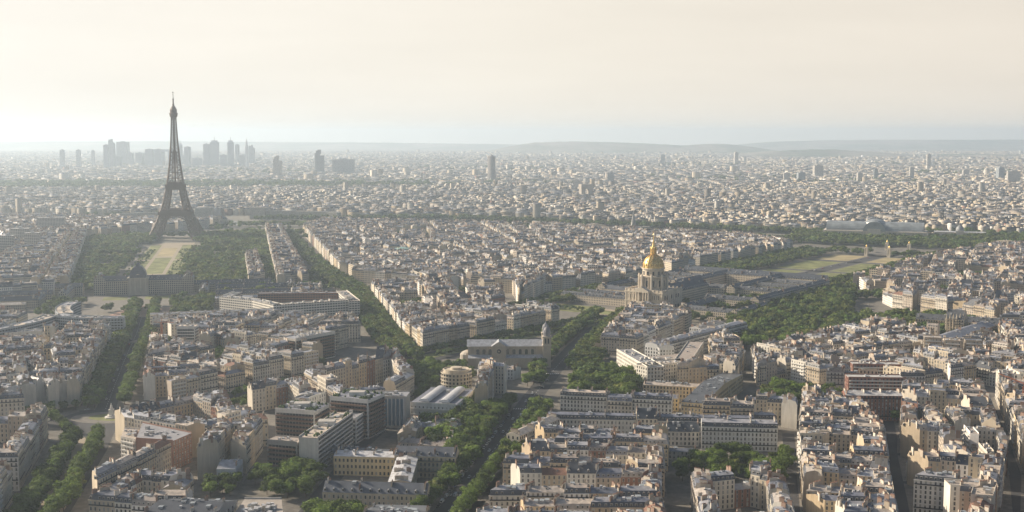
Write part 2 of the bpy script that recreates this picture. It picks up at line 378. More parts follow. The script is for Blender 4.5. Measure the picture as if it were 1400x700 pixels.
    def detail(s, lod):
        """instances: (kind, variant, loc, rotz); balconies as MBs"""
        rnd = random.Random(int(s.c[0] * 13 + s.c[1] * 7)); inst = []; bal = []; d, pf = s.profile(); p = s.p
        modern = s.roof == 'flat'
        fh = (s.h - 0.8) / s.floors
        for e in range(4):
            if not s.sides[e]: continue
            a, b = p[e], p[(e + 1) % 4]; Ln = dist(a, b)
            if Ln < 3: continue
            ux, uy = (b[0] - a[0]) / Ln, (b[1] - a[1]) / Ln; nx, ny = uy, -ux
            mx, my = (a[0] + b[0]) / 2, (a[1] + b[1]) / 2
            facing = (nx * -mx + ny * -my) > 0 or (nx * (80 - mx) - ny * my) > 0 or (nx * (-80 - mx) - ny * my) > 0
            rz = math.atan2(uy, ux)
            n = max(1, int(Ln / (2.75 if not modern else 3.0))); st = Ln / n
            off = [(.5 + k) * st for k in range(n)]
            if facing and lod < 2:
                for fl in range(s.floors):
                    z = 0.9 + fl * fh + (.25 if fl else .1)
                    for o_ in off:
                        v = 0 if rnd.random() < .66 else rnd.choice((1, 2))
                        inst.append(('window', v, (a[0] + ux * o_, a[1] + uy * o_, z), rz, e))
                if not modern and e in (0,) and s.h > 14 and Ln > 6:
                    fls = [s.floors - 1, 1] if s.rnd < .7 else [s.floors - 1, s.floors - 2, 2]
                    for fl in fls:
                        z = 0.9 + fl * fh; bb = MB()
                        P = lambda t, y: (a[0] + ux * t + nx * y, a[1] + uy * t + ny * y)
                        for (y0, y1, z0, z1, m, tt) in ((0, .75, z - .16, z, 'wall', s.wc), (.68, .75, z + .002, z + .8, 'iron', s.wc)):
                            q = [P(.4, y0), P(Ln - .4, y0), P(Ln - .4, y1), P(.4, y1)]; q = q[::-1]
                            bb.prism(q, z0, z1, m, tt); 
                        bal.append(bb)
                elif modern and s.rnd < .5 and e == 0:
                    for fl in range(1, s.floors):
                        z = 0.9 + fl * fh; bb = MB(); P = lambda t, y: (a[0] + ux * t + nx * y, a[1] + uy * t + ny * y)
                        q = [P(1, 0), P(Ln - 1, 0), P(Ln - 1, 1.3), P(1, 1.3)][::-1]; bb.prism(q, z - .18, z + .85, 'wall', (0.62, 0.6, 0.56)); bal.append(bb)
            if s.roof in ('mansard', 'zincmansard') and e in (0, 2) and lod < 3:
                for o_ in off:
                    if rnd.random() < .9 and 1 < o_ < Ln - 1:
                        inst.append(('dormer', 0 if s.rnd < .6 else 1, (a[0] + ux * o_ - nx * .35, a[1] + uy * o_ - ny * .35, s.h + .35), rz, e))
            if s.roof == 'slategable' and e in (0, 2) and lod < 3 and s.rnd < .8:
                for o_ in off[::2]:
                    inst.append(('dormer', 1, (a[0] + ux * o_ - nx * .8, a[1] + uy * o_ - ny * .8, s.h + .3), rz, e))
        Lf = dist(p[0], p[1]); ux, uy = (p[1][0] - p[0][0]) / Lf, (p[1][1] - p[0][1]) / Lf
        if s.roof != 'flat':
            for t in (0.03, 0.97) if Lf < 26 else (0.03, 0.35, 0.65, 0.97):
                k = rnd.randint(0, 5); yy = rnd.uniform(.28, .72) * d
                a = lerp(lerp(p[0], p[1], t), lerp(p[3], p[2], t), yy / d); rz = math.atan2(p[3][1] - p[0][1], p[3][0] - p[0][0]) - math.pi / 2
                inst.append(('chimney', k, (*a, s.roofz(yy, d, pf)), rz, 9))
                if d > 10 and rnd.random() < .8:
                    yy = .2 * d if yy > .5 * d else .8 * d; a = lerp(lerp(p[0], p[1], t), lerp(p[3], p[2], t), yy / d)
                    inst.append(('chimney', rnd.choice((0, 3, 5)), (*a, s.roofz(yy, d, pf)), rz, 9))
        nb = int(rnd.uniform(.6, 6.5) * s.clut * max(.4, Lf * d / 220)) + (2 if s.roof == 'flat' else 0)
        for _ in range(nb):
            t = rnd.uniform(.15, .85); yy = rnd.uniform(.25, .75) * d; a = lerp(lerp(p[0], p[1], t), lerp(p[3], p[2], t), yy / d)
            kk = rnd.choice((('skylight', 0), ('skylight', 1), ('roof_hut', 1), ('roof_hut', 0) if s.roof == 'flat' else ('skylight', 0)))
            inst.append((kk[0], kk[1], (*a, s.roofz(yy, d, pf)), math.atan2(uy, ux), 9))
        return inst, bal
BUILD = []
# plan geometry helpers
def area(P): return .5 * sum(P[i][0] * P[(i + 1) % len(P)][1] - P[(i + 1) % len(P)][0] * P[i][1] for i in range(len(P)))
def ccw(P): return list(P) if area(P) > 0 else list(P)[::-1]
def inside(P, q):
    c = False; n = len(P)
    for i in range(n):
        (x0, y0), (x1, y1) = P[i], P[(i + 1) % n]
        if (y0 > q[1]) != (y1 > q[1]) and q[0] < (x1 - x0) * (q[1] - y0) / (y1 - y0) + x0: c = not c
    return c
def clip(P, a, n):   # keep the part where (q-a).n >= 0
    out = []
    for i in range(len(P)):
        p, q = P[i], P[(i + 1) % len(P)]; dp = (p[0] - a[0]) * n[0] + (p[1] - a[1]) * n[1]; dq = (q[0] - a[0]) * n[0] + (q[1] - a[1]) * n[1]
        if dp >= 0: out.append(p)
        if dp * dq < 0: out.append(lerp(p, q, dp / (dp - dq)))
    return out
def clean(P, tol=2.0):
    out = []
    for q in P:
        if not out or dist(out[-1], q) > tol: out.append(q)
    if len(out) > 1 and dist(out[0], out[-1]) < tol: out.pop()
    return out
def inset(P, d):
    n = len(P); out = []
    for i in range(n):
        a, b, c = P[i - 1], P[i], P[(i + 1) % n]
        u = ((b[0] - a[0]), (b[1] - a[1])); l = math.hypot(*u) or 1; u = (u[0] / l, u[1] / l)
        v = ((c[0] - b[0]), (c[1] - b[1])); l = math.hypot(*v) or 1; v = (v[0] / l, v[1] / l)
        n1 = (-u[1], u[0]); n2 = (-v[1], v[0]); den = 1 + n1[0] * n2[0] + n1[1] * n2[1]
        if den < .15: den = .15
        out.append((b[0] + (n1[0] + n2[0]) * d / den, b[1] + (n1[1] + n2[1]) * d / den))
    for i in range(n):
        a, b, c, e = P[i], P[(i + 1) % n], out[i], out[(i + 1) % n]
        if (b[0] - a[0]) * (e[0] - c[0]) + (b[1] - a[1]) * (e[1] - c[1]) <= 0: return None
    return out
def offset_line(line, w):
    """strip polygon pieces along a polyline, half width w"""
    L_, R_ = [], []
    for i, p in enumerate(line):
        a = line[max(0, i - 1)]; b = line[min(len(line) - 1, i + 1)]; l = dist(a, b); n = (-(b[1] - a[1]) / l, (b[0] - a[0]) / l)
        L_.append((p[0] + n[0] * w, p[1] + n[1] * w)); R_.append((p[0] - n[0] * w, p[1] - n[1] * w))
    return L_, R_
EXCL = []           # polygons nothing of the city may stand in
YARD_TREES = []
def blocked(q): return any(inside(P, q) for P in EXCL)
def roofkind(hist=1.0):
    return random.choices(('mansard', 'zincmansard', 'zinc', 'flat', 'slategable', 'tile'), (42, 22, 18, 12 / hist, 4, 2))[0]
BLOCKS = []
def fill_block(P, name=None, hb=19.5, d=12.0, hist=1.0, inner=True, lot=(14, 23), wc=None, kinds=None):
    P = clean(ccw(P), 4.0)
    if len(P) < 3: return
    A_ = area(P)
    if A_ < 120: return
    BLOCKS.append(P)
    I = None; dd = d
    while I is None and dd > 4.5:
        I = inset(P, dd)
        if I is None: dd *= .82
    hb = hb + random.uniform(-1.2, 1.2)
    if I is None or area(I) < 0:
        if area(P) > 600: yard_fill(P, hb, name, hist, wc, kinds)
        elif len(P) == 4: add_bld(P, hb, name, hist, (1, 1, 1, 1), wc, kinds)
        return
    n = len(P)
    for i in range(n):
        a, b, c, e = P[i], P[(i + 1) % n], I[(i + 1) % n], I[i]; Ln = dist(a, b)
        if Ln < 5: continue
        m = max(1, int(round(Ln / random.uniform(*lot)))); ts = [0] + sorted((k + random.uniform(-.2, .2)) / m for k in range(1, m)) + [1]
        for t0, t1 in zip(ts, ts[1:]):
            q = [lerp(a, b, t0), lerp(a, b, t1), lerp(e, c, t1), lerp(e, c, t0)]
            add_bld(q, hb, name, hist, (1, 0, 1, 0), wc, kinds)
    if not inner: return
    J = next((q for q in (inset(I, g_) for g_ in (random.uniform(5, 8), 4, 2.5, 1.2, .4)) if q and area(q) > 90), None) if area(I) > 330 else None
    if J and area(J) > 90:
        yard_fill(J, hb, name, hist, wc, kinds); return
        K = None
        if K is None or area(K) < 30:
            if len(J) == 4:
                e0 = dist(J[0], J[1]) > dist(J[1], J[2]); q = J if e0 else J[1:] + J[:1]; m = max(1, int(dist(q[0], q[1]) / 14))
                for k in range(m):
                    if random.random() < .7: add_bld([lerp(q[0], q[1], k / m), lerp(q[0], q[1], (k + 1) / m), lerp(q[3], q[2], (k + 1) / m), lerp(q[3], q[2], k / m)], hb - random.uniform(2, 10), name, hist, (1, 1, 1, 1), wc, kinds, True)
            else: YARD_TREES.append(((sum(q[0] for q in J) / len(J), sum(q[1] for q in J) / len(J)), 3))
        else:
            for i in range(len(J)):
                a, b, c, e = J[i], J[(i + 1) % len(J)], K[(i + 1) % len(J)], K[i]; Ln = dist(a, b); m = max(1, int(Ln / 15))
                for k in range(m):
                    if random.random() < .68: add_bld([lerp(a, b, k / m), lerp(a, b, (k + 1) / m), lerp(e, c, (k + 1) / m), lerp(e, c, k / m)], hb - random.uniform(1, 10), name, hist, (1, 0, 1, 0), wc, kinds, True)
            M = inset(K, 5)
            if M and area(M) > 60:
                if area(M) > 900: fill_block(M, name, hb - 3, 9, hist, True, lot, wc, kinds); BLOCKS.pop()
                else: YARD_TREES.append(((sum(q[0] for q in M) / len(M), sum(q[1] for q in M) / len(M)), 2))
def yard_fill(J, hb, name, hist, wc, kinds):
    for Q in split(J, 21, 2.0):
        Q = clean(Q, 3)
        while len(Q) > 4:   # drop the vertex that costs least area
            k = min(range(len(Q)), key=lambda i: abs(area([Q[i - 1], Q[i], Q[(i + 1) % len(Q)]]))); Q = Q[:k] + Q[k + 1:]
        if len(Q) < 4 or area(Q) < 60: continue
        c = (sum(q[0] for q in Q) / 4, sum(q[1] for q in Q) / 4); r = random.random()
        if r < .13: YARD_TREES.append((c, 3)); continue
        if r < .22: continue
        if dist(Q[0], Q[1]) < dist(Q[1], Q[2]): Q = Q[1:] + Q[:1]
        add_bld(Q, hb - random.choice((0, 1, 2, 3, 4, 6, 9, 12)), name, hist, (1, 1, 1, 1), wc, kinds, True)
def add_bld(q, hb, name, hist, sides, wc=None, kinds=None, inner=False):
    c = (sum(x[0] for x in q) / 4, sum(x[1] for x in q) / 4)
    if blocked(c) or any(blocked(lerp(c, x, .8)) for x in q): return
    if abs(area(q)) < 35: return
    if abs(c[0]) > c[1] * .427 + 110: return
    rk = random.choice(kinds) if kinds else roofkind(hist)
    h = hb + random.gauss(0, 1.3)
    if not inner:
        if rk == 'flat': h = hb + random.uniform(0, 6)
        elif random.random() < .05: h = hb - random.uniform(5, 9)
    if inner and rk == 'mansard' and random.random() < .6: rk = 'zinc'
    BUILD.append(Bld(q, max(7, h), rk, wc=wc and jit(wc, .1), sides=sides, block=name, wn=None))
def split(P, maxlen, street):
    """cut a district into blocks by streets"""
    P = clean(ccw(P), 3)
    if len(P) < 3 or area(P) < 500: return []
    i = max(range(len(P)), key=lambda k: dist(P[k], P[(k + 1) % len(P)])); a, b = P[i], P[(i + 1) % len(P)]; l = dist(a, b); u = ((b[0] - a[0]) / l, (b[1] - a[1]) / l); v = (-u[1], u[0])
    eu = [q[0] * u[0] + q[1] * u[1] for q in P]; ev = [q[0] * v[0] + q[1] * v[1] for q in P]
    du, dv = max(eu) - min(eu), max(ev) - min(ev)
    w, lo, hi = (u, min(eu), max(eu)) if du > dv else (v, min(ev), max(ev))
    if max(du, dv) < maxlen * (1.0 if min(du, dv) < maxlen * .6 else .8): return [P]
    rot = random.gauss(0, .06); w = (w[0] * math.cos(rot) - w[1] * math.sin(rot), w[0] * math.sin(rot) + w[1] * math.cos(rot))
    cx, cy = sum(q[0] for q in P) / len(P), sum(q[1] for q in P) / len(P); mid = cx * w[0] + cy * w[1] + (hi - lo) * random.uniform(-.12, .12); s = street * random.uniform(.8, 1.3) / 2
    A1 = clip(P, (w[0] * (mid + s), w[1] * (mid + s)), w); A2 = clip(P, (w[0] * (mid - s), w[1] * (mid - s)), (-w[0], -w[1]))
    return split(A1, maxlen, street) + split(A2, maxlen, street)
def district(P, name=None, maxlen=95, street=10, **kw):
    for B in split(P, maxlen, street): fill_block(B, name, **kw)
# ------------------------------------------------------------------ the setting: ground, roads, squares, lawns
def sheet(name, polys, m, z, kind='structure', wall=None):
    b = MB()
    for P in polys:
        P = ccw(P)
        if wall: b.prism(P, z - wall, z, m, (.4,) * 3)
        else: b.face([(q[0], q[1], z) for q in P], m)
    o = b.build(name); o['kind'] = kind; return o
g = MB()
gx = [-25000, -9000, -4500, -2200, -1100, -550, 0, 550, 1100, 2200, 4500, 9000, 25000]; gy = [-1200, 300, 600, 900, 1300, 1800, 2600, 4000, 7000, 13000, 24000]
for i in range(len(gx) - 1):
    for j in range(len(gy) - 1): g.face([(gx[i], gy[j], 0), (gx[i + 1], gy[j], 0), (gx[i + 1], gy[j + 1], 0), (gx[i], gy[j + 1], 0)], 'city_ground')
struct('ground', g)

BI = [(-62, 600), (-40, 721), (-18, 842), (11, 1007), (42, 1174), (66, 1290), (104, 1450), (128, 1535)]
AS = [(-345, 1000), (-398, 1212), (-440, 1390), (-500, 1620)]
ABL = [(-268, 600), (-288, 736), (-333, 935)]
ABU = [(-292, 985), (-110, 1205), (62, 1420), (160, 1528)]
AD = [(-108, 1215), (-148, 1369), (-232, 1756), (-322, 2021)]
AC = [(240, 1560), (300, 1640), (420, 1740), (505, 1800)]          # boulevard beside the military hospital
AT = [(5, 1560), (100, 1720), (290, 1965), (590, 2375)]             # the other side
ST1 = [(157, 600), (175, 721), (199, 836), (218, 930)]
ST2 = [(218, 600), (247, 736), (279, 858), (330, 1050)]
ST3 = [(268, 600), (345, 800), (422, 1056)]
ST4 = [(-132, 640), (-124, 760), (-114, 870), (-96, 985)]
def strip(line, w):
    l, r = offset_line(line, w); return [[r[i], r[i + 1], l[i + 1], l[i]] for i in range(len(line) - 1)]
roads = []
for ln, w in ((BI, 9), (AS, 8), (ABL, 18), (ABU, 17), (AD, 9), (AC, 9), (AT, 9), (ST1, 4.5), (ST2, 5), (ST3, 5), (ST4, 5.5)): roads += strip(ln, w)
PLC = (-330, 970)
def disc(c, rx, ry, n=36, rot=0): return [(c[0] + rx * math.cos(2 * math.pi * k / n) * math.cos(rot) - ry * math.sin(2 * math.pi * k / n) * math.sin(rot), c[1] + rx * math.cos(2 * math.pi * k / n) * math.sin(rot) + ry * math.sin(2 * math.pi * k / n) * math.cos(rot)) for k in range(n)]
sheet('road', roads, 'asphalt', 0.010)
sheet('road_circle', [disc(PLC, 62, 40), disc((-112, 1222), 30, 26), disc((46, 1185), 18, 17)], 'asphalt', 0.016)
pave = []
for pi_, (ln, w0, w1) in enumerate( ((BI, 9.5, 19), (AS, 8.5, 21), (AD, 9.5, 20), (AC, 9.5, 19), (AT, 9.5, 18))):
    l0, r0 = offset_line(ln, w0); l1, r1 = offset_line(ln, w1)
    for i in range(len(ln) - 1):
        if ln is BI and i == 3: continue
        pave += [[l0[i], l0[i + 1], l1[i + 1], l1[i]], [r0[i], r0[i + 1], r1[i + 1], r1[i]]]
    sheet('pavement', pave, 'paving', 0.12 + .006 * pi_, wall=0.105); pave = []
sheet('avenue_median', strip([(-277, 640), (-288, 736), (-326, 905)], 8.5), 'sand', 0.14, wall=.13)
sheet('avenue_lawn', strip([(-275, 985), (-122, 1172)], 9) + strip([(-92, 1240), (60, 1418), (118, 1480)], 10), 'lawn', 0.14, wall=.13)
sheet('square_paving', [disc(PLC, 33, 21)], 'paving', 0.15, wall=.14)
sheet('square_lawn', [disc((PLC[0] + 3, PLC[1] + 1), 22, 13)], 'lawn', 0.18)
mk = []
for ln, offs in ((BI, (0,)), (AS, (0,)), (AD, (0,)), (AC, (0,))):
    for o_ in offs:
        for i in range(len(ln) - 1):
            l = dist(ln[i], ln[i + 1]); n = int(l / 9)
            for k in range(n): mk += strip([lerp(ln[i], ln[i + 1], (k + .2) / n), lerp(ln[i], ln[i + 1], (k + .55) / n)], .12)
c0, c1 = (8, 985), (11, 1003)
for k in range(9):   # zebra crossings on the boulevard
    for (cx, cy) in ((9, 1000), (37, 1150), (-34, 755)): mk.append([(cx - 8 + k * 1.9, cy), (cx - 7.2 + k * 1.9, cy), (cx - 6.6 + k * 1.9, cy + 4), (cx - 7.4 + k * 1.9, cy + 4)])
sheet('road_marking', mk, 'road_paint', 0.03)
sheet('river', [[(-2200, 3560), (-700, 3080), (-200, 3110), (380, 2790), (900, 2440), (1700, 2250), (1700, 2370), (960, 2550), (430, 2900), (-180, 3230), (-700, 3200), (-2200, 3700)]], 'water', 0.05)

# Champ de Mars: lawns and paths in the park's own axes
EI = (-752, 2683); EM = (-545, 1738); _l = dist(EI, EM); ev = ((EI[0] - EM[0]) / _l, (EI[1] - EM[1]) / _l); eu = (ev[1], -ev[0]); EROT = math.atan2(-ev[0], ev[1])
def CM(u, v): return (EM[0] + eu[0] * u + ev[0] * v, EM[1] + eu[1] * u + ev[1] * v)
def rectP(F, u0, u1, v0, v1): return [F(u0, v0), F(u1, v0), F(u1, v1), F(u0, v1)]
sheet('park_path', [rectP(CM, -44, 44, 60, 850)], 'sand', 0.03)
sheet('park_dry_lawn', [rectP(CM, -15, 15, 110, 240), rectP(CM, -15, 15, 560, 735)], 'dry_lawn', 0.06)
sheet('park_lawn', [rectP(CM, -15, 15, 262, 535), rectP(CM, -43, -21, 90, 480), rectP(CM, 21, 43, 90, 480), rectP(CM, -43, -21, 500, 800), rectP(CM, 21, 43, 500, 800),
      rectP(CM, -200, -66, 350, 400), rectP(CM, -190, -66, 520, 560), rectP(CM, 66, 210, 520, 570), rectP(CM, 66, 190, 640, 680), rectP(CM, -160, -66, 640, 680)], 'lawn', 0.06)
sheet('parade_ground', [[(-520, 1530), (-430, 1510), (-440, 1600), (-515, 1620)]], 'pink_sand', 0.04)
sheet('military_court', [rectP(CM, -180, 180, -190, 0)], 'paving', 0.025)
sheet('military_lawn', [rectP(CM, -45, -12, -60, -25), rectP(CM, 12, 45, -60, -25)], 'lawn', 0.07)

# Invalides axes: u to the east, v to the north
IV = (187, 1578); iv = (0.589, 0.808); iu = (0.808, -0.589); IROT = math.atan2(-iv[0], iv[1])
def IN(u, v): return (IV[0] + iu[0] * u + iv[0] * v, IV[1] + iu[1] * u + iv[1] * v)
sheet('esplanade_road', [rectP(IN, -14, 14, 395, 900), rectP(IN, -118, 118, 372, 392), rectP(IN, -110, 110, 560, 572), rectP(IN, -110, 110, 735, 748)], 'asphalt', 0.03)
sheet('esplanade_lawn', [rectP(IN, a, b, c, d) for a, b in ((-80, -18), (18, 80)) for c, d in ((398, 555), (578, 730))], 'lawn', 0.05)
sheet('esplanade_dry_lawn', [rectP(IN, a, b, 755, 860) for a, b in ((-80, -18), (18, 80))], 'dry_lawn', 0.05)
sheet('church_square', [rectP(IN, -60, 60, -75, -28)], 'sand', 0.03)
sheet('garden_lawn', [rectP(IN, -50, -8, -70, -40), rectP(IN, -150, -70, -75, -20), rectP(IN, 12, 45, -66, -42)], 'lawn', 0.05)
sheet('court_paving', [rectP(IN, -38, 38, 150, 305), rectP(IN, -60, 60, -28, 140)], 'paving', 0.025)

GREEN = [(322, 488, 40, 20), (285, 505, 22, 14), (1272, 522, 13, 13), (1252, 494, 12, 10), (1338, 458, 34, 13), (1246, 574, 13, 11), (1296, 583, 12, 10), (1225, 497, 10, 12), (1178, 462, 14, 12), (1380, 500, 14, 14),
         (60, 480, 22, 16), (215, 470, 14, 14), (420, 500, 20, 10), (300, 560, 16, 9), (250, 590, 12, 9), (1330, 615, 12, 9), (1150, 640, 9, 8), (1385, 408, 22, 26), (1290, 400, 34, 20), (1235, 378, 30, 26), (560, 420, 24, 26), (640, 400, 20, 26), (600, 352, 30, 34), (760, 345, 34, 40), (690, 365, 24, 30), (500, 345, 24, 30),
         (830, 342, 30, 40), (930, 345, 34, 40), (560, 322, 40, 44), (1200, 405, 30, 22), (1330, 380, 36, 30), (1170, 385, 22, 20)]
GREEN = [(*at(a, b, 4), c, d) for a, b, c, d in GREEN]
# parks as exclusion and tree areas
PARK_R = [(238, 1275), (300, 1290), (345, 1330), (400, 1430), (490, 1690), (440, 1765), (330, 1660), (262, 1420)]
PARK_R2 = [(345, 1340), (420, 1420), (540, 1390), (560, 1440), (500, 1500), (405, 1470)]
for ln, w in ((BI, 19), (AS, 20), (ABL, 22), (ABU, 21), (AD, 20), (AC, 19), (AT, 18), (ST1, 5.5), (ST2, 6), (ST3, 6), (ST4, 8)): EXCL.extend(strip(ln, w))
EXCL += [disc((x, y), a, b, 14) for x, y, a, b in GREEN]
EXCL += [disc(PLC, 66, 44), disc((-112, 1222), 34, 30), PARK_R, PARK_R2, rectP(CM, -260, 215, -300, 960), rectP(IN, -155, 150, -78, 372), rectP(IN, -122, 122, 372, 900)]
EXCL += [[(-2200, 3560 - 30), (-700, 3050), (-200, 3080), (380, 2760), (900, 2400), (1700, 2210), (1700, 2410), (960, 2590), (430, 2940), (-180, 3270), (-700, 3240), (-2200, 3740)]]

# ------------------------------------------------------------------ landmark helper: wings with gabled or mansard roofs
def wings(root, specs, windows=True, lod=0):
    """each spec = Bld; its walls and roof become parts of root (root at the world origin)"""
    rest = MB(); nwin = 0
    for b in specs:
        w, r, d, pf = b.solid(far=not windows)
        wo_ = w.build('wall', root); ro = r.build('roof', root)
        inst, bal = b.detail(0 if windows else 2)
        for k, v, loc, rz, e in inst:
            if k == 'window' and not vis_point(loc, rz): continue
            if k == 'window' and nwin >= 100: rest.add(LOW[(k, v)], loc, rz); continue
            nwin += k == 'window'
            obj(k, TPL_ME[(k, v)], ro if (k in ('dormer', 'skylight') and ro) else root, loc, rz)
        for q in bal: q.build('balcony', root)
    if rest.f: o = rest.build('window', root); o['kind'] = 'stuff'
def bar4(a, b, w):
    """rectangle footprint from a to b, width w, to the left of a->b"""
    l = dist(a, b); n = (-(b[1] - a[1]) / l * w, (b[0] - a[0]) / l * w)
    return [a, b, (b[0] + n[0], b[1] + n[1]), (a[0] + n[0], a[1] + n[1])]
def vis_point(loc, rz): return True
CREAM = (0.50, 0.43, 0.33); PALE = (0.58, 0.53, 0.45); WHITE = (0.68, 0.66, 0.62); GREYB = (0.42, 0.38, 0.33)
def landmark(name, label, cat, specs, group=None, windows=True):
    root = thing(name, label, cat, (0, 0, 0), 0, group)
    c = (sum(b.c[0] for b in specs) / len(specs), sum(b.c[1] for b in specs) / len(specs))
    root.location = (c[0], c[1], 0)
    n0 = len(COL.objects)
    wings(root, specs, windows)
    for ch in root.children: ch.location = (ch.location[0] - c[0], ch.location[1] - c[1], ch.location[2])
    for b in specs: EXCL.append(inset(ccw(b.p), -3) or b.p)
    return root, c
def B(p, h, roof='slategable', wc=CREAM, sides=(1, 1, 1, 1), **k): return Bld(ccw(p), h, roof, wc=wc, sides=sides, **k)

# ---- Eiffel tower
def eiffel():
    root = thing('iron_lattice_tower', 'tall brown iron lattice tower with four splayed legs rising from the park', 'tower', (EI[0], EI[1], 0), EROT)
    prof = [(0, 62.5, 25), (14, 54, 22.5), (28, 46.5, 20), (42, 40, 18), (57, 34.5, 16), (72, 29.5, 14), (86, 25.6, 12.5), (100, 22.4, 11.5), (115, 19.3, 10.5)]
    for sx in (-1, 1):
        for sy in (-1, 1):
            b = MB()
            b.box(min(sx * 63.5, sx * 36), max(sx * 63.5, sx * 36), min(sy * 63.5, sy * 36), max(sy * 63.5, sy * 36), 0, 3, 'wall', (.4, .37, .32))
            for (z0, o0, w0), (z1, o1, w1) in zip(prof, prof[1:]):
                c0 = [(sx * x, sy * y, z0) for x, y in ((o0, o0), (o0 - w0, o0), (o0 - w0, o0 - w0), (o0, o0 - w0))]
                c1 = [(sx * x, sy * y, z1) for x, y in ((o1, o1), (o1 - w1, o1), (o1 - w1, o1 - w1), (o1, o1 - w1))]
                for i in range(4):
                    j = (i + 1) % 4
                    b.bar(c0[i], c1[i], 2.0, 'tower_iron'); b.bar(c0[i], c0[j], 1.0, 'tower_iron'); b.bar(c0[i], c1[j], 1.0, 'tower_iron'); b.bar(c0[j], c1[i], 1.0, 'tower_iron')
                    m0 = tuple((c0[i][k] + c0[j][k]) / 2 for k in range(3)); m1 = tuple((c1[i][k] + c1[j][k]) / 2 for k in range(3))
                    b.bar(m0, m1, .7, 'tower_iron')
                    hm = [tuple((c0[q][k] + c1[q][k]) / 2 for k in range(3)) for q in (i, j)]; b.bar(hm[0], hm[1], .7, 'tower_iron')
            b.build('leg', root)
    for k in range(4):   # arches between the legs
        b = MB(); pts = []
        for i in range(17):
            a = math.pi * i / 16; pts.append((-37.5 * math.cos(a), 12 + 39 * math.sin(a)))
        for (x0, z0), (x1, z1) in zip(pts, pts[1:]):
            yo = lambda z: -(62.5 - z * .49)
            b.bar((x0, yo(z0), z0), (x1, yo(z1), z1), 1.8, 'tower_iron')
            b.bar((x0 * 1.1, yo(z0 + 3), z0 + 3.5), (x1 * 1.1, yo(z1 + 3), z1 + 3.5), 1.6, 'tower_iron'); b.bar((x0, yo(z0), z0), (x1 * 1.1, yo(z1 + 3), z1 + 3.5), .8, 'tower_iron')
        for i in range(3, 14):
            x, z = pts[i]; b.bar((x, yo(z), z), (x, yo(54), 54), .9, 'tower_iron')
        b.build('arch', root, rz=k * math.pi / 2)
    for z0, z1, r0, r1, inn in ((52, 57, 34, 36, 20), (57, 62, 37, 37, 21), (62, 66.5, 32, 32, 22), (110, 116, 20, 20.8, 7), (116, 121, 22, 21.5, 6), (121, 127, 17, 16.5, 6)):
        b = MB()
        for k in range(4):
            c, s = math.cos(k * math.pi / 2), math.sin(k * math.pi / 2); Rr = lambda x, y: (x * c - y * s, x * s + y * c)
            q = [Rr(-r1, -r1), Rr(r1, -r1), Rr(inn, -inn), Rr(-inn, -inn)]; b.prism(q, z0, z1, 'tower_iron')
            for i in range(int(r1 / 1.5)):
                x = -r1 + 1.5 + i * 3; b.box(*sorted((Rr(x, -r1 - .4)[0], Rr(x + .8, -r1 + .2)[0])), *sorted((Rr(x, -r1 - .4)[1], Rr(x + .8, -r1 + .2)[1])), z0 - 1.5, z1 + .6, 'tower_iron')
        b.build('platform', root)
    b = MB(); zs = [121]; 
    while zs[-1] < 268: zs.append(zs[-1] + max(5.5, (285 - zs[-1]) * .085))
    hw = lambda z: 17.2 * math.exp(-(z - 115) / 92.0) + 1.9; lw = lambda z: max(0.0, min(hw(z) * .58, hw(z)) )
    for z0, z1 in zip(zs, zs[1:]):
        for k in range(4):
            c, s = math.cos(k * math.pi / 2), math.sin(k * math.pi / 2); T = lambda x, y, z: (x * c - y * s, x * s + y * c, z)
            a0, a1 = hw(z0), hw(z1); i0, i1 = a0 * (.34 if z0 < 190 else .12), a1 * (.34 if z1 < 190 else .12)
            b.bar(T(-a0, -a0, z0), T(-a1, -a1, z1), 1.7, 'tower_iron')
            b.bar(T(-i0, -a0, z0), T(-i1, -a1, z1), 1.0, 'tower_iron'); b.bar(T(i0, -a0, z0), T(i1, -a1, z1), 1.0, 'tower_iron')
            for sg in (-1, 1):
                b.bar(T(sg * a0, -a0, z0), T(sg * i1, -a1, z1), .9, 'tower_iron'); b.bar(T(sg * i0, -a0, z0), T(sg * a1, -a1, z1), .9, 'tower_iron')
            b.bar(T(-a0, -a0, z0), T(a0, -a0, z0), .9, 'tower_iron')
    b.box(-2, 2, -2, 2, 121, 272, 'tower_iron')
    b.build('upper_shaft', root)
    b = MB(); b.box(-7, 7, -7, 7, 192, 195, 'tower_iron'); b.build('platform', root)
    b = MB(); b.lathe([(4.6, 266), (7.2, 271), (8.6, 273), (8.6, 277), (9.6, 277.4), (9.6, 279), (7.5, 280), (7.5, 287), (6.6, 289), (5.2, 292), (3.2, 295), (2.2, 296), (2.2, 300), (0, 301)], 12, 'tower_iron'); b.build('top_cabin', root)
    b = MB(); b.lathe([(1.5, 299), (1.5, 309), (1.9, 309.5), (1.9, 311), (.8, 312), (.6, 320), (1.1, 321), (.5, 322), (.4, 327), (0, 328)], 8, 'tower_iron'); b.box(-2.2, 2.2, -.3, .3, 324, 325, 'tower_iron'); b.build('antenna', root)
eiffel()

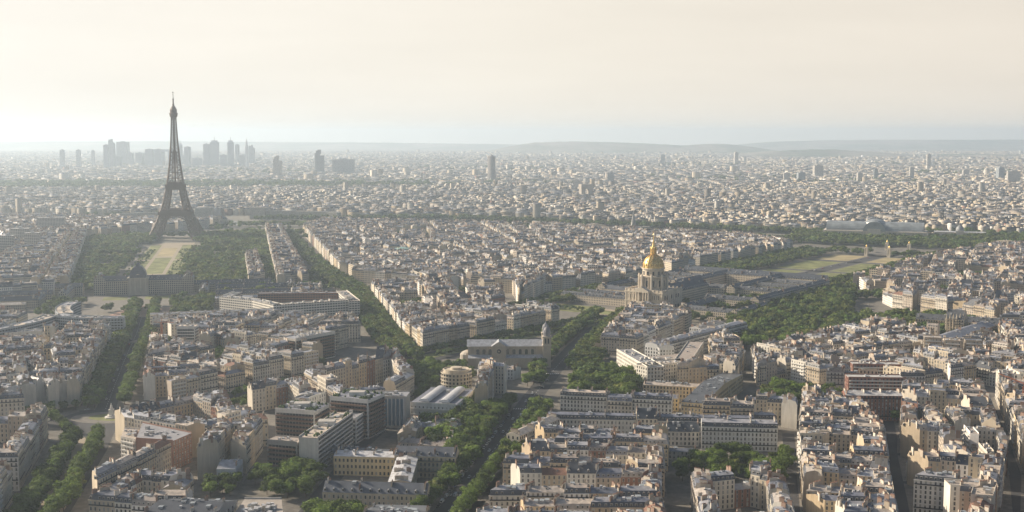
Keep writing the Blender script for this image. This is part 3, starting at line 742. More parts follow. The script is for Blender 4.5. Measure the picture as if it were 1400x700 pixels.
# ---- domed church with gold dome
def dome_church():
    root = thing('domed_church', 'golden-domed stone church with columned portico standing above the slate-roofed hospital ranges', 'church', (IV[0], IV[1], 0), IROT)
    ST = (0.56, 0.48, 0.375); ST2_ = (0.62, 0.54, 0.43)
    b = MB(); W = 28
    b.box(-W, W, -W + 3, W, 0, 28.5, 'wall', ST, 'gravel_roof', (.3, .28, .26))
    b.box(-W - .6, W + .6, -W + 2.4, W + .6, 14, 15.2, 'wall', ST2_); b.box(-W - .8, W + .8, -W + 2.2, W + .8, 26, 27.4, 'wall', ST2_)
    for x in range(-27, 28, 6):
        for y in (-W + 2.6, W - .4): b.box(x - .9, x + .9, y, y + .8, 0, 30.5, 'wall', ST2_)
    for y in range(-22, 28, 6): b.box(W - .4, W + .5, y - .9, y + .9, 0, 30.5, 'wall', ST2_); b.box(-W - .5, -W + .4, y - .9, y + .9, 0, 30.5, 'wall', ST2_)
    b.box(-W, W, -W + 3, -W + 3.6, 28.5, 30.2, 'wall', ST2_); b.box(-W, -W + .6, -W + 3.6, W, 28.5, 30.2, 'wall', ST2_); b.box(W - .6, W, -W + 3.6, W, 28.5, 30.2, 'wall', ST2_)
    b.build('wall', root)
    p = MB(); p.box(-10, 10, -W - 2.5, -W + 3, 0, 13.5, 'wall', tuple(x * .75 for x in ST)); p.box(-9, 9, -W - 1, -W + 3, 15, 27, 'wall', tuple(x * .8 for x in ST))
    p.box(-12, 12, -W - 4.5, -W + 3, 13.5, 15.4, 'wall', ST2_); p.box(-11, 11, -W - 4, -W + 3, 27, 29, 'wall', ST2_)
    p.face([(-11, -W - 4, 29), (11, -W - 4, 29), (0, -W - 4, 34.5)], 'wall', ST2_); p.face([(-11, -W - 4, 29), (0, -W - 4, 34.5), (0, -W + 4, 34.5), (-11, -W + 4, 29)], 'zinc', (.3, .3, .3)); p.face([(11, -W - 4, 29), (11, -W + 4, 29), (0, -W + 4, 34.5), (0, -W - 4, 34.5)], 'zinc', (.3, .3, .3))
    p.build('portico', root)
    for x in (-11, -7.2, -3.4, 3.4, 7.2, 11):
        for z0, z1 in ((0, 13.5), (15.4, 27)):
            c = MB(); c.lathe([(1.15, z0), (1.0, z0 + 1), (.85, z1 - 1.2), (1.2, z1)], 8, 'wall', ST2_); c.build('column', root, (x, -W - 3.6, 0))
    for side in range(3):   # windows on front and flanks
        for k in (-21, -15, 15, 21) if side == 0 else (-18, -12, 0, 12, 18):
            for z in (4, 18):
                c = MB(); c.box(-1.5, 1.5, -.15, .1, z, z + 5.2, 'window_glass'); c.box(-2, 2, -.3, .1, z + 5.2, z + 5.8, 'wall', ST2_)
                loc = ((k, -W + 2.9, 0), (W + .1, k, 0), (-W - .1, k, 0))[side]; c.build('window', root, loc, (0, math.pi / 2, -math.pi / 2)[side])
    d = MB(); d.lathe([(17.5, 28), (17.5, 31), (16.2, 31.2), (16.2, 44.5), (17.6, 45), (17.6, 46.5), (14.2, 46.7), (14.2, 55), (15.4, 55.4), (15.4, 56.6), (13.8, 57)], 32, 'wall', ST)
    for k in range(24):
        a = 2 * math.pi * (k + .5) / 24; r = 17.0
        d.lathe([(.75, 31.2), (.65, 43.8), (1, 44.6)], 6, 'wall', ST2_, r * math.cos(a), r * math.sin(a))
    for k in range(8):
        a = 2 * math.pi * (k + .5) / 8; cx, cy = 18.6 * math.cos(a), 18.6 * math.sin(a); d.lathe([(1.9, 28), (1.9, 45), (2.1, 46), (1.2, 49), (0, 50)], 6, 'wall', ST2_, cx, cy)
    dr = d.build('drum', root)
    for k in range(12):
        a = 2 * math.pi * k / 12
        for r, z, h in ((16.25, 33, 8), (14.25, 48, 5)):
            c = MB(); c.box(-1.3, 1.3, -.2, .1, z, z + h, 'window_glass'); c.build('window', dr, (r * math.cos(a), r * math.sin(a), 0), a + math.pi / 2)
    g = MB(); pf = [(13.9, 57)]
    for k in range(1, 13): a = math.pi / 2 * k / 12.6; pf.append((13.9 * math.cos(a) ** .92, 57 + 17.5 * math.sin(a)))
    g.lathe(pf, 36, 'gold'); dm = g.build('dome', root)
    r_ = MB()
    for k in range(12):
        a0 = 2 * math.pi * k / 12
        for (r0, z0), (r1, z1) in zip(pf, pf[1:]): r_.bar((r0 * 1.012 * math.cos(a0), r0 * 1.012 * math.sin(a0), z0), (r1 * 1.012 * math.cos(a0), r1 * 1.012 * math.sin(a0), z1), .8, 'gold_ridge')
        a0 += math.pi / 12
        for (rr, zz, s) in ((13.4, 61.5, 1.1), (11.8, 66, .9)): r_.lathe([(s, zz - 1.4), (s * 1.1, zz), (s * .6, zz + 1.2), (0, zz + 1.5)], 6, 'gold_ridge', (.4,) * 3, rr * math.cos(a0), rr * math.sin(a0))
    r_.build('rib', dm)
    l = MB(); l.lathe([(3.6, 73.6), (3.8, 75), (3.0, 75.3), (3.0, 82), (3.7, 82.5), (3.4, 83.5), (2.2, 84.5), (1.7, 87), (1.2, 90), (.7, 95), (.35, 99), (.3, 101)], 12, 'gold')
    for k in range(8): a = 2 * math.pi * k / 8; l.lathe([(.5, 75), (.45, 82), (.6, 82.6), (.3, 84), (0, 85)], 5, 'gold', (.4,) * 3, 3.9 * math.cos(a), 3.9 * math.sin(a))
    l.build('lantern', root)
    x = MB(); x.lathe([(.7, 100.4), (.9, 101), (.5, 101.8), (0, 102)], 8, 'gold'); x.box(-.2, .2, -.2, .2, 101.8, 105, 'gold'); x.box(-1, 1, -.2, .2, 103.3, 103.8, 'gold'); x.build('cross', root)
    return root
dome_church()
inw = []
def IW(u0, v0, u1, v1, w, h=17, roof='slategable', rh=None, wc=(0.52, 0.45, 0.35)): inw.append(B(bar4(IN(u0, v0), IN(u1, v1), w), h, roof, wc, rh=rh, clut=.3))
IW(12, 30, 12, 138, 24, 21, rh=10)                              # nave behind the dome
IW(-36, 140, 36, 140, 13, 17); IW(-36, 306, 36, 306, -14, 19)
IW(-38, 140, -38, 320, 13, 18); IW(51, 140, 51, 320, 13, 18)
IW(-118, 306, 118, 306, 15, 18, rh=7)
for s in (-1, 1):
    for v in (150, 205, 258): IW(s * 52, v, s * 118, v, 12, 16)
    IW(s * 118 + 6, 60, s * 118 + 6, 306, 12, 16)
IW(45, 60, 118, 60, 12, 14); IW(-118, 60, -45, 60, 12, 14); IW(66, -30, 66, 60, 12, 12); IW(66, -30, 140, -30, 11, 11); IW(138, -30, 138, 60, 12, 11)
IW(-150, 5, -42, 5, 13, 10, rh=4); IW(-145, 38, -60, 38, 12, 10, rh=4); IW(-60, 10, -60, 60, 12, 10)
landmark('military_hospital', 'long slate-roofed stone ranges with courtyards spreading behind the golden-domed church', 'historic building', inw, windows=False)
# ---- military school
sch = []
def CW(u0, v0, u1, v1, w, h=15, roof='slategable', rh=None): sch.append(B(bar4(CM(u0, v0), CM(u1, v1), w), h, roof, (0.40, 0.35, 0.28), rh=rh, clut=.3))
CW(-62, 0, 62, 0, 18, 20, rh=7); CW(-62, -4, -62, 24, -16, 22, rh=9); CW(78, -4, 78, 24, 16, 22, rh=9)
CW(78, 4, 190, 4, 13, 12); CW(-200, 4, -78, 4, 13, 12); CW(-90, -70, -90, 4, 12, 11); CW(100, -70, 100, 4, 12, 11)
CW(-330, 0, -215, 0, 13, 11); CW(-330, -60, -110, -60, 13, 11); CW(-320, -120, -120, -120, 13, 11, 'slategable'); CW(-330, -120, -330, 0, 13, 11)
CW(110, -45, 225, -45, 13, 11); CW(112, -110, 215, -110, 13, 11); CW(112, -160, 190, -160, 14, 12, 'zinc'); CW(-300, -92, -140, -92, 13, 10, 'zinc'); CW(-310, -152, -130, -152, 14, 10, 'zinc'); CW(-118, -118, -118, -64, 12, 10); CW(225, -45, 225, 10, 13, 12); CW(-330, -185, -150, -185, 16, 9, 'tile')
root, cc = landmark('military_school', 'wide stone palace with square-domed centre closing the end of the park', 'historic building', sch, windows=False)
for k in range(1): 
    b = MB(); b.box(-14, 14, -10, 10, 0, 24, 'wall', (0.42, 0.37, 0.3)); b.box(-15, 15, -11, 11, 24, 25.4, 'wall', (.5, .45, .37))
    for x in (-11, -4, 4, 11): b.box(x - .9, x + .9, -11.4, -9.9, 6, 24, 'wall', (.5, .45, .37))
    b.face([(-13, -11.1, 25.4), (13, -11.1, 25.4), (0, -11.1, 31)], 'wall', (.5, .45, .37)); b.face([(-13, -11, 25.4), (0, -11, 31), (0, -4, 31), (-13, -4, 25.4)], 'slate', (.08,) * 3); b.face([(13, -11, 25.4), (13, -4, 25.4), (0, -4, 31), (0, -11, 31)], 'slate', (.08,) * 3)
    c = CM(0, 0); pv = b.build('pavilion', root, (c[0] - cc[0], c[1] - cc[1], 0), EROT)
    d = MB(); pp = [(12, 25.4), (11.6, 30), (10.2, 35), (7.2, 39.5), (3.6, 42), (2.6, 42.2), (2.6, 45), (0, 47)]; d.lathe([(r * 1.35, z) for r, z in pp], 4, 'slate', (.085, .09, .11), ph=math.pi / 4); d.build('dome', pv)
# ---- curved office building with Y-shaped plan
ug = (0.30, 0.33, 0.36); us = []
ctr = (-517, 1345)
def curve_pts(a, b, sag, n):
    l = dist(a, b); nx, ny = -(b[1] - a[1]) / l, (b[0] - a[0]) / l
    return [(a[0] + (b[0] - a[0]) * t + nx * sag * 4 * t * (1 - t), a[1] + (b[1] - a[1]) * t + ny * sag * 4 * t * (1 - t)) for t in [k / n for k in range(n + 1)]]
for a, b, sg in (((-560, 1255), (-531, 1372), -10), ((-527, 1372), (-442, 1352), -10), ((-520, 1385), (-545, 1480), 8)):
    pts = curve_pts(a, b, sg, 6); l, r = offset_line(pts, 8.5)
    for i in range(6): us.append(B([r[i], r[i + 1], l[i + 1], l[i]], 25, 'flat', ug, (1, 0, 1, 0), clut=.6))
us[0].sides = (1, 0, 1, 0)
landmark('curved_office_building', 'seven-storey curved concrete office building with three wings and gridded glass facades', 'office building', us, windows=False)
# ---- big white ministry with brick courtyard
ms_ = []
MW = (.62, .59, .53)
def outline(pts, w, h, wc, store, closed=False, roof='flat', **k):
    P = list(pts); n = len(P)
    for i in range(n if closed else n - 1): store.append(B(bar4(P[i], P[(i + 1) % n], w), h, roof, wc, **k))
mo = [at(205, 430, 26), at(372, 442, 26), at(388, 440, 26), at(492, 432, 26), at(474, 398, 26), at(300, 402, 26), at(325, 418, 26), at(215, 414, 26)]
outline([at(300, 406, 26), at(345, 411, 26), at(374, 418, 26), at(490, 410, 26)], 14, 26, MW, ms_); outline([at(492, 411, 26), at(474, 397, 26)], 14, 26, MW, ms_)
outline([at(205, 431, 22), at(386, 424, 22)], 15, 22, (.56, .51, .43), ms_); outline([at(300, 405, 26), at(318, 398, 26)], -13, 25, MW, ms_)
ms_.append(B(bar4(at(352, 402, 25), at(464, 401, 25), 15), 25, 'flat', (.24, .13, .10)))
landmark('ministry_building', 'big white angular ministry block round a brick-red courtyard wing with regular windows', 'office building', ms_, windows=False)

# ---- church beside the boulevard
def nave_church():
    ox, oy = -44, 1180; ln = 76
    root = thing('parish_church', 'grey-beige stone church with arched windows, rose window and twin towers by the boulevard', 'church', (ox, oy, 0), R(1.5))
    S = (0.40, 0.34, 0.26); S2 = (0.46, 0.40, 0.32)
    b = MB(); b.box(0, ln, 6, 24, 0, 21, 'wall', S); b.box(0, ln, 0, 6, 0, 10, 'wall', S); b.box(0, ln, 24, 30, 0, 10, 'wall', S); b.box(24, 38, 1.5, 29, 0, 21.5, 'wall', S)
    b.box(-.4, ln + .4, 5.6, 24.4, 20, 20.8, 'wall', S2)
    for k in range(13): b.box(k * 6.2 + .3, k * 6.2 + 1.1, 5.3, 6.05, 10, 20, 'wall', S2)
    b.build('wall', root)
    r = MB()
    zc = (.36, .37, .39)
    r.face([(-1, 5.2, 21), (ln + 1, 5.2, 21), (ln + 1, 15, 26.5), (-1, 15, 26.5)], 'zinc', zc); r.face([(ln + 1, 24.8, 21), (-1, 24.8, 21), (-1, 15, 26.5), (ln + 1, 15, 26.5)], 'zinc', zc)
    r.face([(23.4, 1, 21.5), (31, 1, 26.4), (31, 15, 26.8), (23.4, 15, 21.6)], 'zinc', zc); r.face([(38.6, 1, 21.5), (38.6, 15, 21.6), (31, 15, 26.8), (31, 1, 26.4)], 'zinc', zc); r.face([(24, 1.45, 21.5), (38, 1.45, 21.5), (31, 1.45, 26.2)], 'wall', S2)
    r.face([(0, -.6, 10), (24, -.6, 10), (24, 6, 12.5), (0, 6, 12.5)], 'zinc', zc); r.face([(38, -.6, 10), (ln, -.6, 10), (ln, 6, 12.5), (38, 6, 12.5)], 'zinc', zc)
    r.face([(0, 6, 21), (0, 24, 21), (0, 15, 26.3)], 'wall', S); r.face([(ln, 6, 21), (ln, 24, 21), (ln, 15, 26.3)], 'wall', S)
    r.build('roof', root)
    for k in (1, 2, 3, 6, 7, 8, 9, 10):
        c = MB(); q = [(math.cos(a) * 1.5, 3.8 + math.sin(a) * 1.5) for a in [math.pi * i / 8 for i in range(9)]]; c.face([(-1.5, -.12, 0), (1.5, -.12, 0)] + [(x, -.12, z) for x, z in q], 'window_glass')
        for x in (-1.8, 1.5): c.box(x, x + .3, -.3, 0, 0, 4, 'wall', S2)
        c.build('window', root, (k * 6.2 + 3.7 - 3.1 * (k > 5) * .3, 5.95, 12.8))
    c = MB(); 
    for rr, y, m in ((2.9, -.15, 'wall'), (2.3, -.2, 'window_glass'), (.8, -.24, 'wall')): c.face([(rr * math.cos(2 * math.pi * k / 16), y, rr * math.sin(2 * math.pi * k / 16)) for k in range(16)], m, S2)
    c.build('rose_window', root, (31, 1.4, 16.5))
    for y in (4, 26):
        t = MB(); t.box(ln - 1, ln + 7, y - 4, y + 4, 0, 31, 'wall', S); t.box(ln - 1.5, ln + 7.5, y - 4.5, y + 4.5, 22, 23, 'wall', S2); t.box(ln - 1.5, ln + 7.5, y - 4.5, y + 4.5, 30.4, 31.6, 'wall', S2)
        for xx in (ln + .8, ln + 3.6): t.box(xx, xx + 1.5, y - 4.1, y - 3.95, 24.5, 29.5, 'window_glass')
        tw = t.build('tower', root); d = MB(); d.lathe([(3.4, 31.5), (3.4, 35), (3.8, 35.3), (3.2, 38), (2, 40), (.8, 41), (.4, 42.6), (0, 43.4)], 10, 'slate', (.16, .16, .18), ln + 3, y); d.build('cupola', tw)
    a = MB(); a.lathe([(8, 0), (8, 12), (6, 14), (3, 15.4), (0, 16)], 14, 'wall', (.42, .38, .32), 0, 15); a.build('apse', root)
nave_church()
EXCL.append([(-62, 1172), (46, 1175), (46, 1222), (-62, 1218)])

# ---- the slate-roofed institution at the foot of the boulevard
ins = [B(bar4((-117, 722), (-52, 716), 15), 12.5, rh=5.2, floors=3, clut=.2), B(bar4((-78, 738), (-78, 798), -14), 14, 'zinc', floors=4, rh=1.6),
       B(bar4((-80, 798), (-38, 793), 15), 15, rh=5, floors=4, clut=.2), B(bar4((-122, 802), (-80, 798), 15), 13.5, 'zinc', (.56, .46, .28), rh=2, floors=3), B(bar4((-140, 832), (-84, 818), 12), 8, rh=4, floors=2)]
for b_ in ins: b_.sl = (.10, .11, .13); b_.rc = (.47, .47, .48); b_.rnd = .3
landmark('school_building', 'cream institution of slate-roofed wings joined by a white zinc-roofed spine beside the boulevard', 'institution', ins)
# ---- modern slabs
def slab(label, p, h, wc, bands=None, green=0, **k):
    b = B(p, h, 'flat', wc, **k); b.rnd = .3
    if bands: b.sides = (0, 0, 0, 0)
    root, c = landmark('apartment_slab', label, 'apartment block', [b], 'modern apartment slabs')
    q = b.p
    if bands:
        nf = int(h / 3.1)
        for e in range(4):
            a0, a1 = q[e], q[(e + 1) % 4]; Ln = dist(a0, a1); rz = math.atan2(a1[1] - a0[1], a1[0] - a0[0])
            if math.sin(rz) * -a0[0] + math.cos(rz) * a0[1] < 0 or bands == 2 and e % 2 == 1 and Ln < 20: continue
            for f in range(nf):
                z = 1.0 + f * 3.1; g = MB(); g.box(.9, Ln - .9, -.12, .05, z, z + 1.75, 'window_glass')
                for kx in range(int(Ln / 2.6)): g.box(1.2 + kx * 2.6, 1.32 + kx * 2.6, -.2, 0, z, z + 1.75, 'window_frame')
                g.build('window', root, (a0[0] - c[0], a0[1] - c[1], 0), rz)
                if bands == 3 and f: g = MB(); g.box(1.2, Ln - 1.2, -1.5, -.02, z - .9, z + .25, 'wall', (.19, .12, .09), bottom=True); g.build('balcony', root, (a0[0] - c[0], a0[1] - c[1], 0), rz)
    if green:
        g = MB(); rr = random.Random(4)
        for _ in range(green):
            u, v = rr.uniform(.06, .94), rr.choice((rr.uniform(.04, .16), rr.uniform(.84, .96))) if rr.random() < .8 else rr.uniform(.1, .9)
            if rr.random() < .4: u, v = v, u
            x, y = lerp(lerp(q[0], q[1], u), lerp(q[3], q[2], u), v); s_ = rr.uniform(.6, 1.3); g.lathe([(s_ * .7, h), (s_, h + s_), (s_ * .6, h + 1.7 * s_), (0, h + 2 * s_)], 6, 'hedge_leaves', (.4,) * 3, x - c[0], y - c[1], rr.uniform(0, 1))
        g.build('roof_planting', root)
        g = MB(); m_ = lerp(lerp(q[0], q[1], .5), lerp(q[3], q[2], .5), .5); g.box(m_[0] - c[0] - 6, m_[0] - c[0] + 6, m_[1] - c[1] - 4, m_[1] - c[1] + 4, h, h + 3.2, 'wall', tuple(x * .95 for x in wc), 'gravel_roof', (.4, .38, .35)); g.build('penthouse', root)
    return root, c
slab('white modern slab with long rows of ribbon windows above the side street', bar4((-133, 806), (-119, 880), 14), 25, (.60, .57, .52), bands=2, green=30)
slab('low grey wing with dark balconies joined to the white slab and its ivy wall', bar4((-170, 815), (-148, 808), 13), 21, (.30, .28, .26), bands=3)
slab('stepped white apartment block with narrow front beyond the ribbon-windowed slab', bar4((-117, 884), (-107, 932), 14), 20, (.62, .6, .56), bands=1)
slab('tall white block with brown balcony bands and planted roof terrace', bar4((-141, 912), (-110, 900), 28), 30, (.62, .6, .56), bands=3, green=60)
slab('white block with planted roof terrace and dark balconies on two sides', bar4((-178, 885), (-147, 876), 26), 27, (.60, .57, .52), bands=3, green=60)
slab('low white horizontal-banded block in front of the curved office building', bar4(at(6, 456, 21), at(58, 453, 21), 15), 21, (.64, .61, .56), bands=1)
slab('white square-windowed tower among the rooftops below the white ministry', bar4(at(241, 447, 30), at(266, 447, 30), 16), 30, (.64, .61, .56), bands=1)
slab('dark-roofed white balcony block beside the tree-lined mall', bar4(at(404, 462, 28), at(458, 452, 28), 18), 27, (.60, .57, .52), bands=3)
def striped():
    p = bar4((-112, 936), (-84, 934), 20); b = B(p, 25, 'flat', (.50, .44, .38)); b.sides = (0, 0, 0, 0)
    root, c = landmark('striped_office_block', 'beige block whose front carries dark blue glass strips between white fins', 'office building', [b])
    for k in range(8):
        s = MB(); x = 1.2 + k * 3.2; s.box(x, x + 2.1, -.25, .05, 2, 23.5, 'blue_glass'); s.build('glass_strip', root, (p[0][0] - c[0], p[0][1] - c[1], 0), math.atan2(p[1][1] - p[0][1], p[1][0] - p[0][0]))
        s = MB(); s.box(x + 2.2, x + 3.0, -.6, .05, 2, 24, 'wall', (.66, .64, .6)); s.build('fin', root, (p[0][0] - c[0], p[0][1] - c[1], 0), math.atan2(p[1][1] - p[0][1], p[1][0] - p[0][0]))
striped()
def hall():
    p = [(-83, 958), (-45, 950), (-33, 1008), (-70, 1016)]; b = B(p, 15, 'flat', (.60, .60, .58)); b.floors = 3; b.clut = 0
    root, c = landmark('glazed_workshop_hall', 'white gridded workshop hall with two curved white skylight vaults on its roof', 'hall', [b])
    for t in (.28, .72):
        s = MB(); a0 = lerp(p[0], p[1], t); a1 = lerp(p[3], p[2], t); n = 8; l = dist(a0, a1) - 6
        for k in range(n):
            q0, q1 = math.pi * k / n, math.pi * (k + 1) / n
            s.face([(4.5 * math.cos(q0), 0, 2.4 * math.sin(q0)), (4.5 * math.cos(q1), 0, 2.4 * math.sin(q1)), (4.5 * math.cos(q1), l, 2.4 * math.sin(q1)), (4.5 * math.cos(q0), l, 2.4 * math.sin(q0))], 'wall', (.42, .43, .45))
        s.face([(4.5 * math.cos(math.pi * k / n), 0, 2.4 * math.sin(math.pi * k / n)) for k in range(n + 1)], 'wall', (.7, .7, .7))
        s.build('skylight_vault', root, (a0[0] - c[0] + .7, a0[1] - c[1] + 3, 15.95), math.atan2(a1[1] - a0[1], a1[0] - a0[0]) - math.pi / 2)
hall()
def round_block():
    c = (-50, 1062); root = thing('rounded_apartment_block', 'cream rounded apartment block with continuous curved balconies on every floor', 'apartment block', (*c, 0))
    b = MB(); b.lathe([(13, 0), (13, 20), (11.5, 20.1), (11.5, 23), (11.1, 23), (11.1, 22.2), (5, 22.3), (5, 24.4), (0, 24.6)], 28, 'wall', (.47, .41, .32)); b.box(-13, 13, 0, 16, 0, 20, 'wall', (.56, .50, .40)); b.build('wall', root)
    for k in range(1, 7):
        s = MB(); z = k * 3.3; s.lathe([(13, z - .2), (14.1, z - .2), (14.1, z + .8), (13.95, z + .8), (13.95, z)], 28, 'wall', (.5, .45, .36)); s.build('balcony', root)
        w = MB(); 
        if k > 1:
            for q in range(12):
                a = math.pi + math.pi * (q + .5) / 12; w2 = MB(); w2.box(-.8, .8, -.1, .1, z - 2.4, z - .4, 'window_glass'); w2.build('window', root, (13.02 * math.cos(a), 13.02 * math.sin(a), 0), a + math.pi / 2)
    EXCL.append(disc(c, 17, 17, 12)); EXCL.append([(-65, 1060), (-35, 1060), (-35, 1082), (-65, 1082)])
round_block()
landmark('long_mansard_building', 'long white six-storey building under a slate mansard with many dormers behind the garden', 'institution', [B([(140, 869), (195, 863), (197, 878), (142, 884)], 17.5, 'mansard', (.64, .63, .60), floors=5)])
ni = [B(bar4((28, 917), (96, 911), 12), 12, 'mansard', (.60, .57, .51), floors=3), B(bar4((96.2, 908), (112, 907), 16), 14, 'slategable', (.56, .50, .40), floors=4), B(bar4((112.2, 909.6), (186, 903.5), 12), 12, 'mansard', (.57, .54, .48), floors=3), B(bar4((-4, 860), (27, 914), -11), 14, 'zinc', (.58, .53, .45), floors=4, rh=2.2), B(bar4((80, 862), (112, 859), 14), 9, 'zinc', (.60, .60, .59), floors=2, rh=3),
      B(bar4((40, 978), (78, 970), 13), 17, 'mansard', (.60, .58, .53), floors=5), B(bar4((78.2, 967), (98, 963), 14), 15, 'zincmansard', (.55, .50, .42), floors=4), B(bar4((98.2, 965), (130, 958), 13), 17, 'mansard', (.62, .60, .55), floors=5), B(bar4((4, 872), (20, 870), 10), 9, 'zinc', (.55, .5, .44), floors=2, rh=2), B(bar4((116, 880), (140, 878), 14), 11, 'slategable', (.52, .48, .42), floors=3), B(bar4((40, 890), (78, 887), 12), 8, 'zinc', (.55, .52, .46), floors=2, rh=2)]
for b_ in ni: b_.rnd = .3; b_.sl = (.05, .06, .075)
landmark('convent_building', 'pale courtyard institution with dark dormered ranges and white hall beside the boulevard', 'institution', ni)
yb = [B([(138, 962), (156, 955), (210, 1075), (193, 1083)], 15, 'slategable', (.56, .44, .26), rh=4.5, floors=4), B(bar4((100, 1000), (140, 992), 13), 11, 'zinc', (.60, .50, .31), floors=3, rh=2), B(bar4((115, 1035), (165, 1022), 13), 14, 'zinc', (.58, .48, .32), floors=4, rh=2)]
landmark('convent_chapel_wing', 'honey-coloured building with a long dark pitched roof running back from the dormered ranges', 'institution', yb)
wb = []
for q in ([at(843, 478, 21), at(885, 502, 21), at(945, 494, 21), at(962, 468, 21)],):
    outline([q[0], q[1], q[2], q[3]], 16, 21, (.64, .61, .54), wb)
wb.append(B(inset(ccw(q), 17) or q, 15, 'flat', (.62, .58, .5)))
for b_ in wb: b_.rnd = .9
landmark('white_terraced_building', 'big white block with stepped terraces and long window bands below the golden dome', 'office building', wb)
v2 = [B(bar4(at(900, 474, 19), at(1022, 443, 19), 16), 18, 'mansard', (.58, .58, .57), floors=5), B(bar4(at(890, 466, 19), at(902, 476, 19), 15), 18, 'mansard', (.56, .56, .55), floors=5), B(bar4(at(958, 447, 19), at(990, 438, 19), 14), 17, 'zinc', (.58, .56, .53), floors=5)]
landmark('slate_roofed_hospital_block', 'long pale blue-grey block with slate mansard beside the wooded park', 'institution', v2)
# brick housing
bh = []
for k, (px, py, ww) in enumerate(((1156, 542, 78), (1160, 518, 76), (1166, 500, 66))):
    a, b2 = at(px, py, 20), at(px + ww, py + 1, 20); bh.append(B(bar4(a, b2, 15), 21, 'flat' if k else 'zinc', (.26, .125, .09), floors=7))
for b_ in bh: b_.rc = (.44, .43, .42); b_.rnd = .2
landmark('brick_housing_block', 'parallel brick-red housing rows with dark red balcony bands and grey roofs', 'apartment block', bh)
# palace with clustered towers upper right
pa = [B(bar4(at(1252, 431, 20), at(1400, 441, 20), 14), 16, 'slategable', (.54, .46, .34), rh=6), B(bar4(at(1400, 441, 20), at(1460, 446, 20), 14), 16, 'slategable', (.54, .46, .34), rh=6),
      B(bar4(at(1292, 432, 25), at(1318, 434, 25), 20), 22, 'slategable', (.54, .46, .34), rh=10)]
proot, pc = landmark('ornate_palace', 'long honey stone palace with columned centre and pointed roof turrets', 'historic building', pa)
for k in range(6):
    a = at(1294 + 4.6 * k, 433, 25); t = MB(); t.lathe([(.9, 0), (.9, 22), (1.2, 22.5), (.9, 24), (.3, 28), (0, 29)], 8, 'wall', (.42, .36, .27)); t.build('turret', proot, (a[0] - pc[0], a[1] - pc[1] - 1, 0))
landmark('long_shed_building', 'long low brown-roofed building with sloping roof in front of the ornate palace', 'hall', [B(bar4(at(1298, 468, 14), at(1375, 441, 14), 24), 15, 'zinc', (.45, .39, .31), rh=4)])
for lab, px, py, ww, dd, h in (('tan windowless-sided apartment tower beside the low white school', 1264, 462, 24, 16, 27), ('brown stepped apartment tower with dark vertical slots behind the low white school', 1292, 466, 22, 16, 26), ('brown stepped apartment tower furthest from the tan one in its row', 1320, 466, 24, 16, 26)):
    slab(lab, bar4(at(px, py, h), at(px + ww, py + 1, h), dd), h, (.38, .31, .235))
landmark('low_white_school', 'low white flat-roofed building with square windows under the tan towers', 'school', [B(bar4(at(1260, 484, 10), at(1300, 487, 10), 14), 10, 'flat', (.64, .62, .57), floors=3)])
# bottom-left: red brick block with blank white flank, roof in the corner, gabled house
landmark('brick_corner_block', 'flat-roofed block with a blank white flank and a red brick street front', 'apartment block', [B([at(186, 600, 21), at(236, 603, 21), at(262, 592, 21), at(195, 578, 21)], 21, 'flat', (.30, .17, .13), sides=(0, 1, 1, 0), floors=6), B([at(165, 596, 20), at(185, 600, 20), at(190, 585, 20), at(170, 584, 20)], 19, 'flat', (.62, .58, .52))])
landmark('white_gabled_house', 'small white gabled house with one big square window in the shaded yard', 'house', [B([at(296, 641, 11), at(322, 641, 11), at(332, 628, 11), at(307, 628, 11)], 11, 'zinc', (.60, .60, .62), rh=3, floors=2)])
landmark('white_dormered_building', 'white building with slate mansard and arched dormers at the edge of the view', 'apartment block', [B(bar4(at(209, 685, 17), at(255, 685, 17), 14), 17, 'mansard', (.62, .60, .56), floors=5)])
landmark('solar_roofed_building', 'dark flat-roofed building crowded with white rooftop ducts and panels', 'office building', [B([(-212, 655), (-168, 655), (-162, 690), (-196, 696)], 17, 'slategable', (.3, .3, .3), rh=5), B([(-160, 655), (-128, 655), (-138, 700), (-160, 700)], 15, 'flat', (.5, .48, .45), clut=5)])
landmark('copper_edged_roof_building', 'building with reddish terrace, pale attic and green-grey sloping roof edge', 'office building', [B([(-90, 655), (-45, 655), (-50, 690), (-80, 692)], 14, 'slategable', (.5, .46, .4), rh=2.5)])

for lab, p, h, rf, wc_ in (('small white garden pavilion with grey gabled roof among the convent trees', bar4((124, 762), (136, 760), 16), 9, 'zinc', (.62, .60, .56)), ('narrow slate-roofed house tucked between the convent trees and the narrow street', bar4((158, 770), (170, 768), 14), 11, 'slategable', (.5, .44, .36)), ('low zinc-roofed shed beside the convent wall and garden', bar4((112, 842), (132, 840), 9), 6, 'zinc', (.5, .46, .4))):
    landmark('garden_house', lab, 'house', [B(p, h, rf, wc_)])
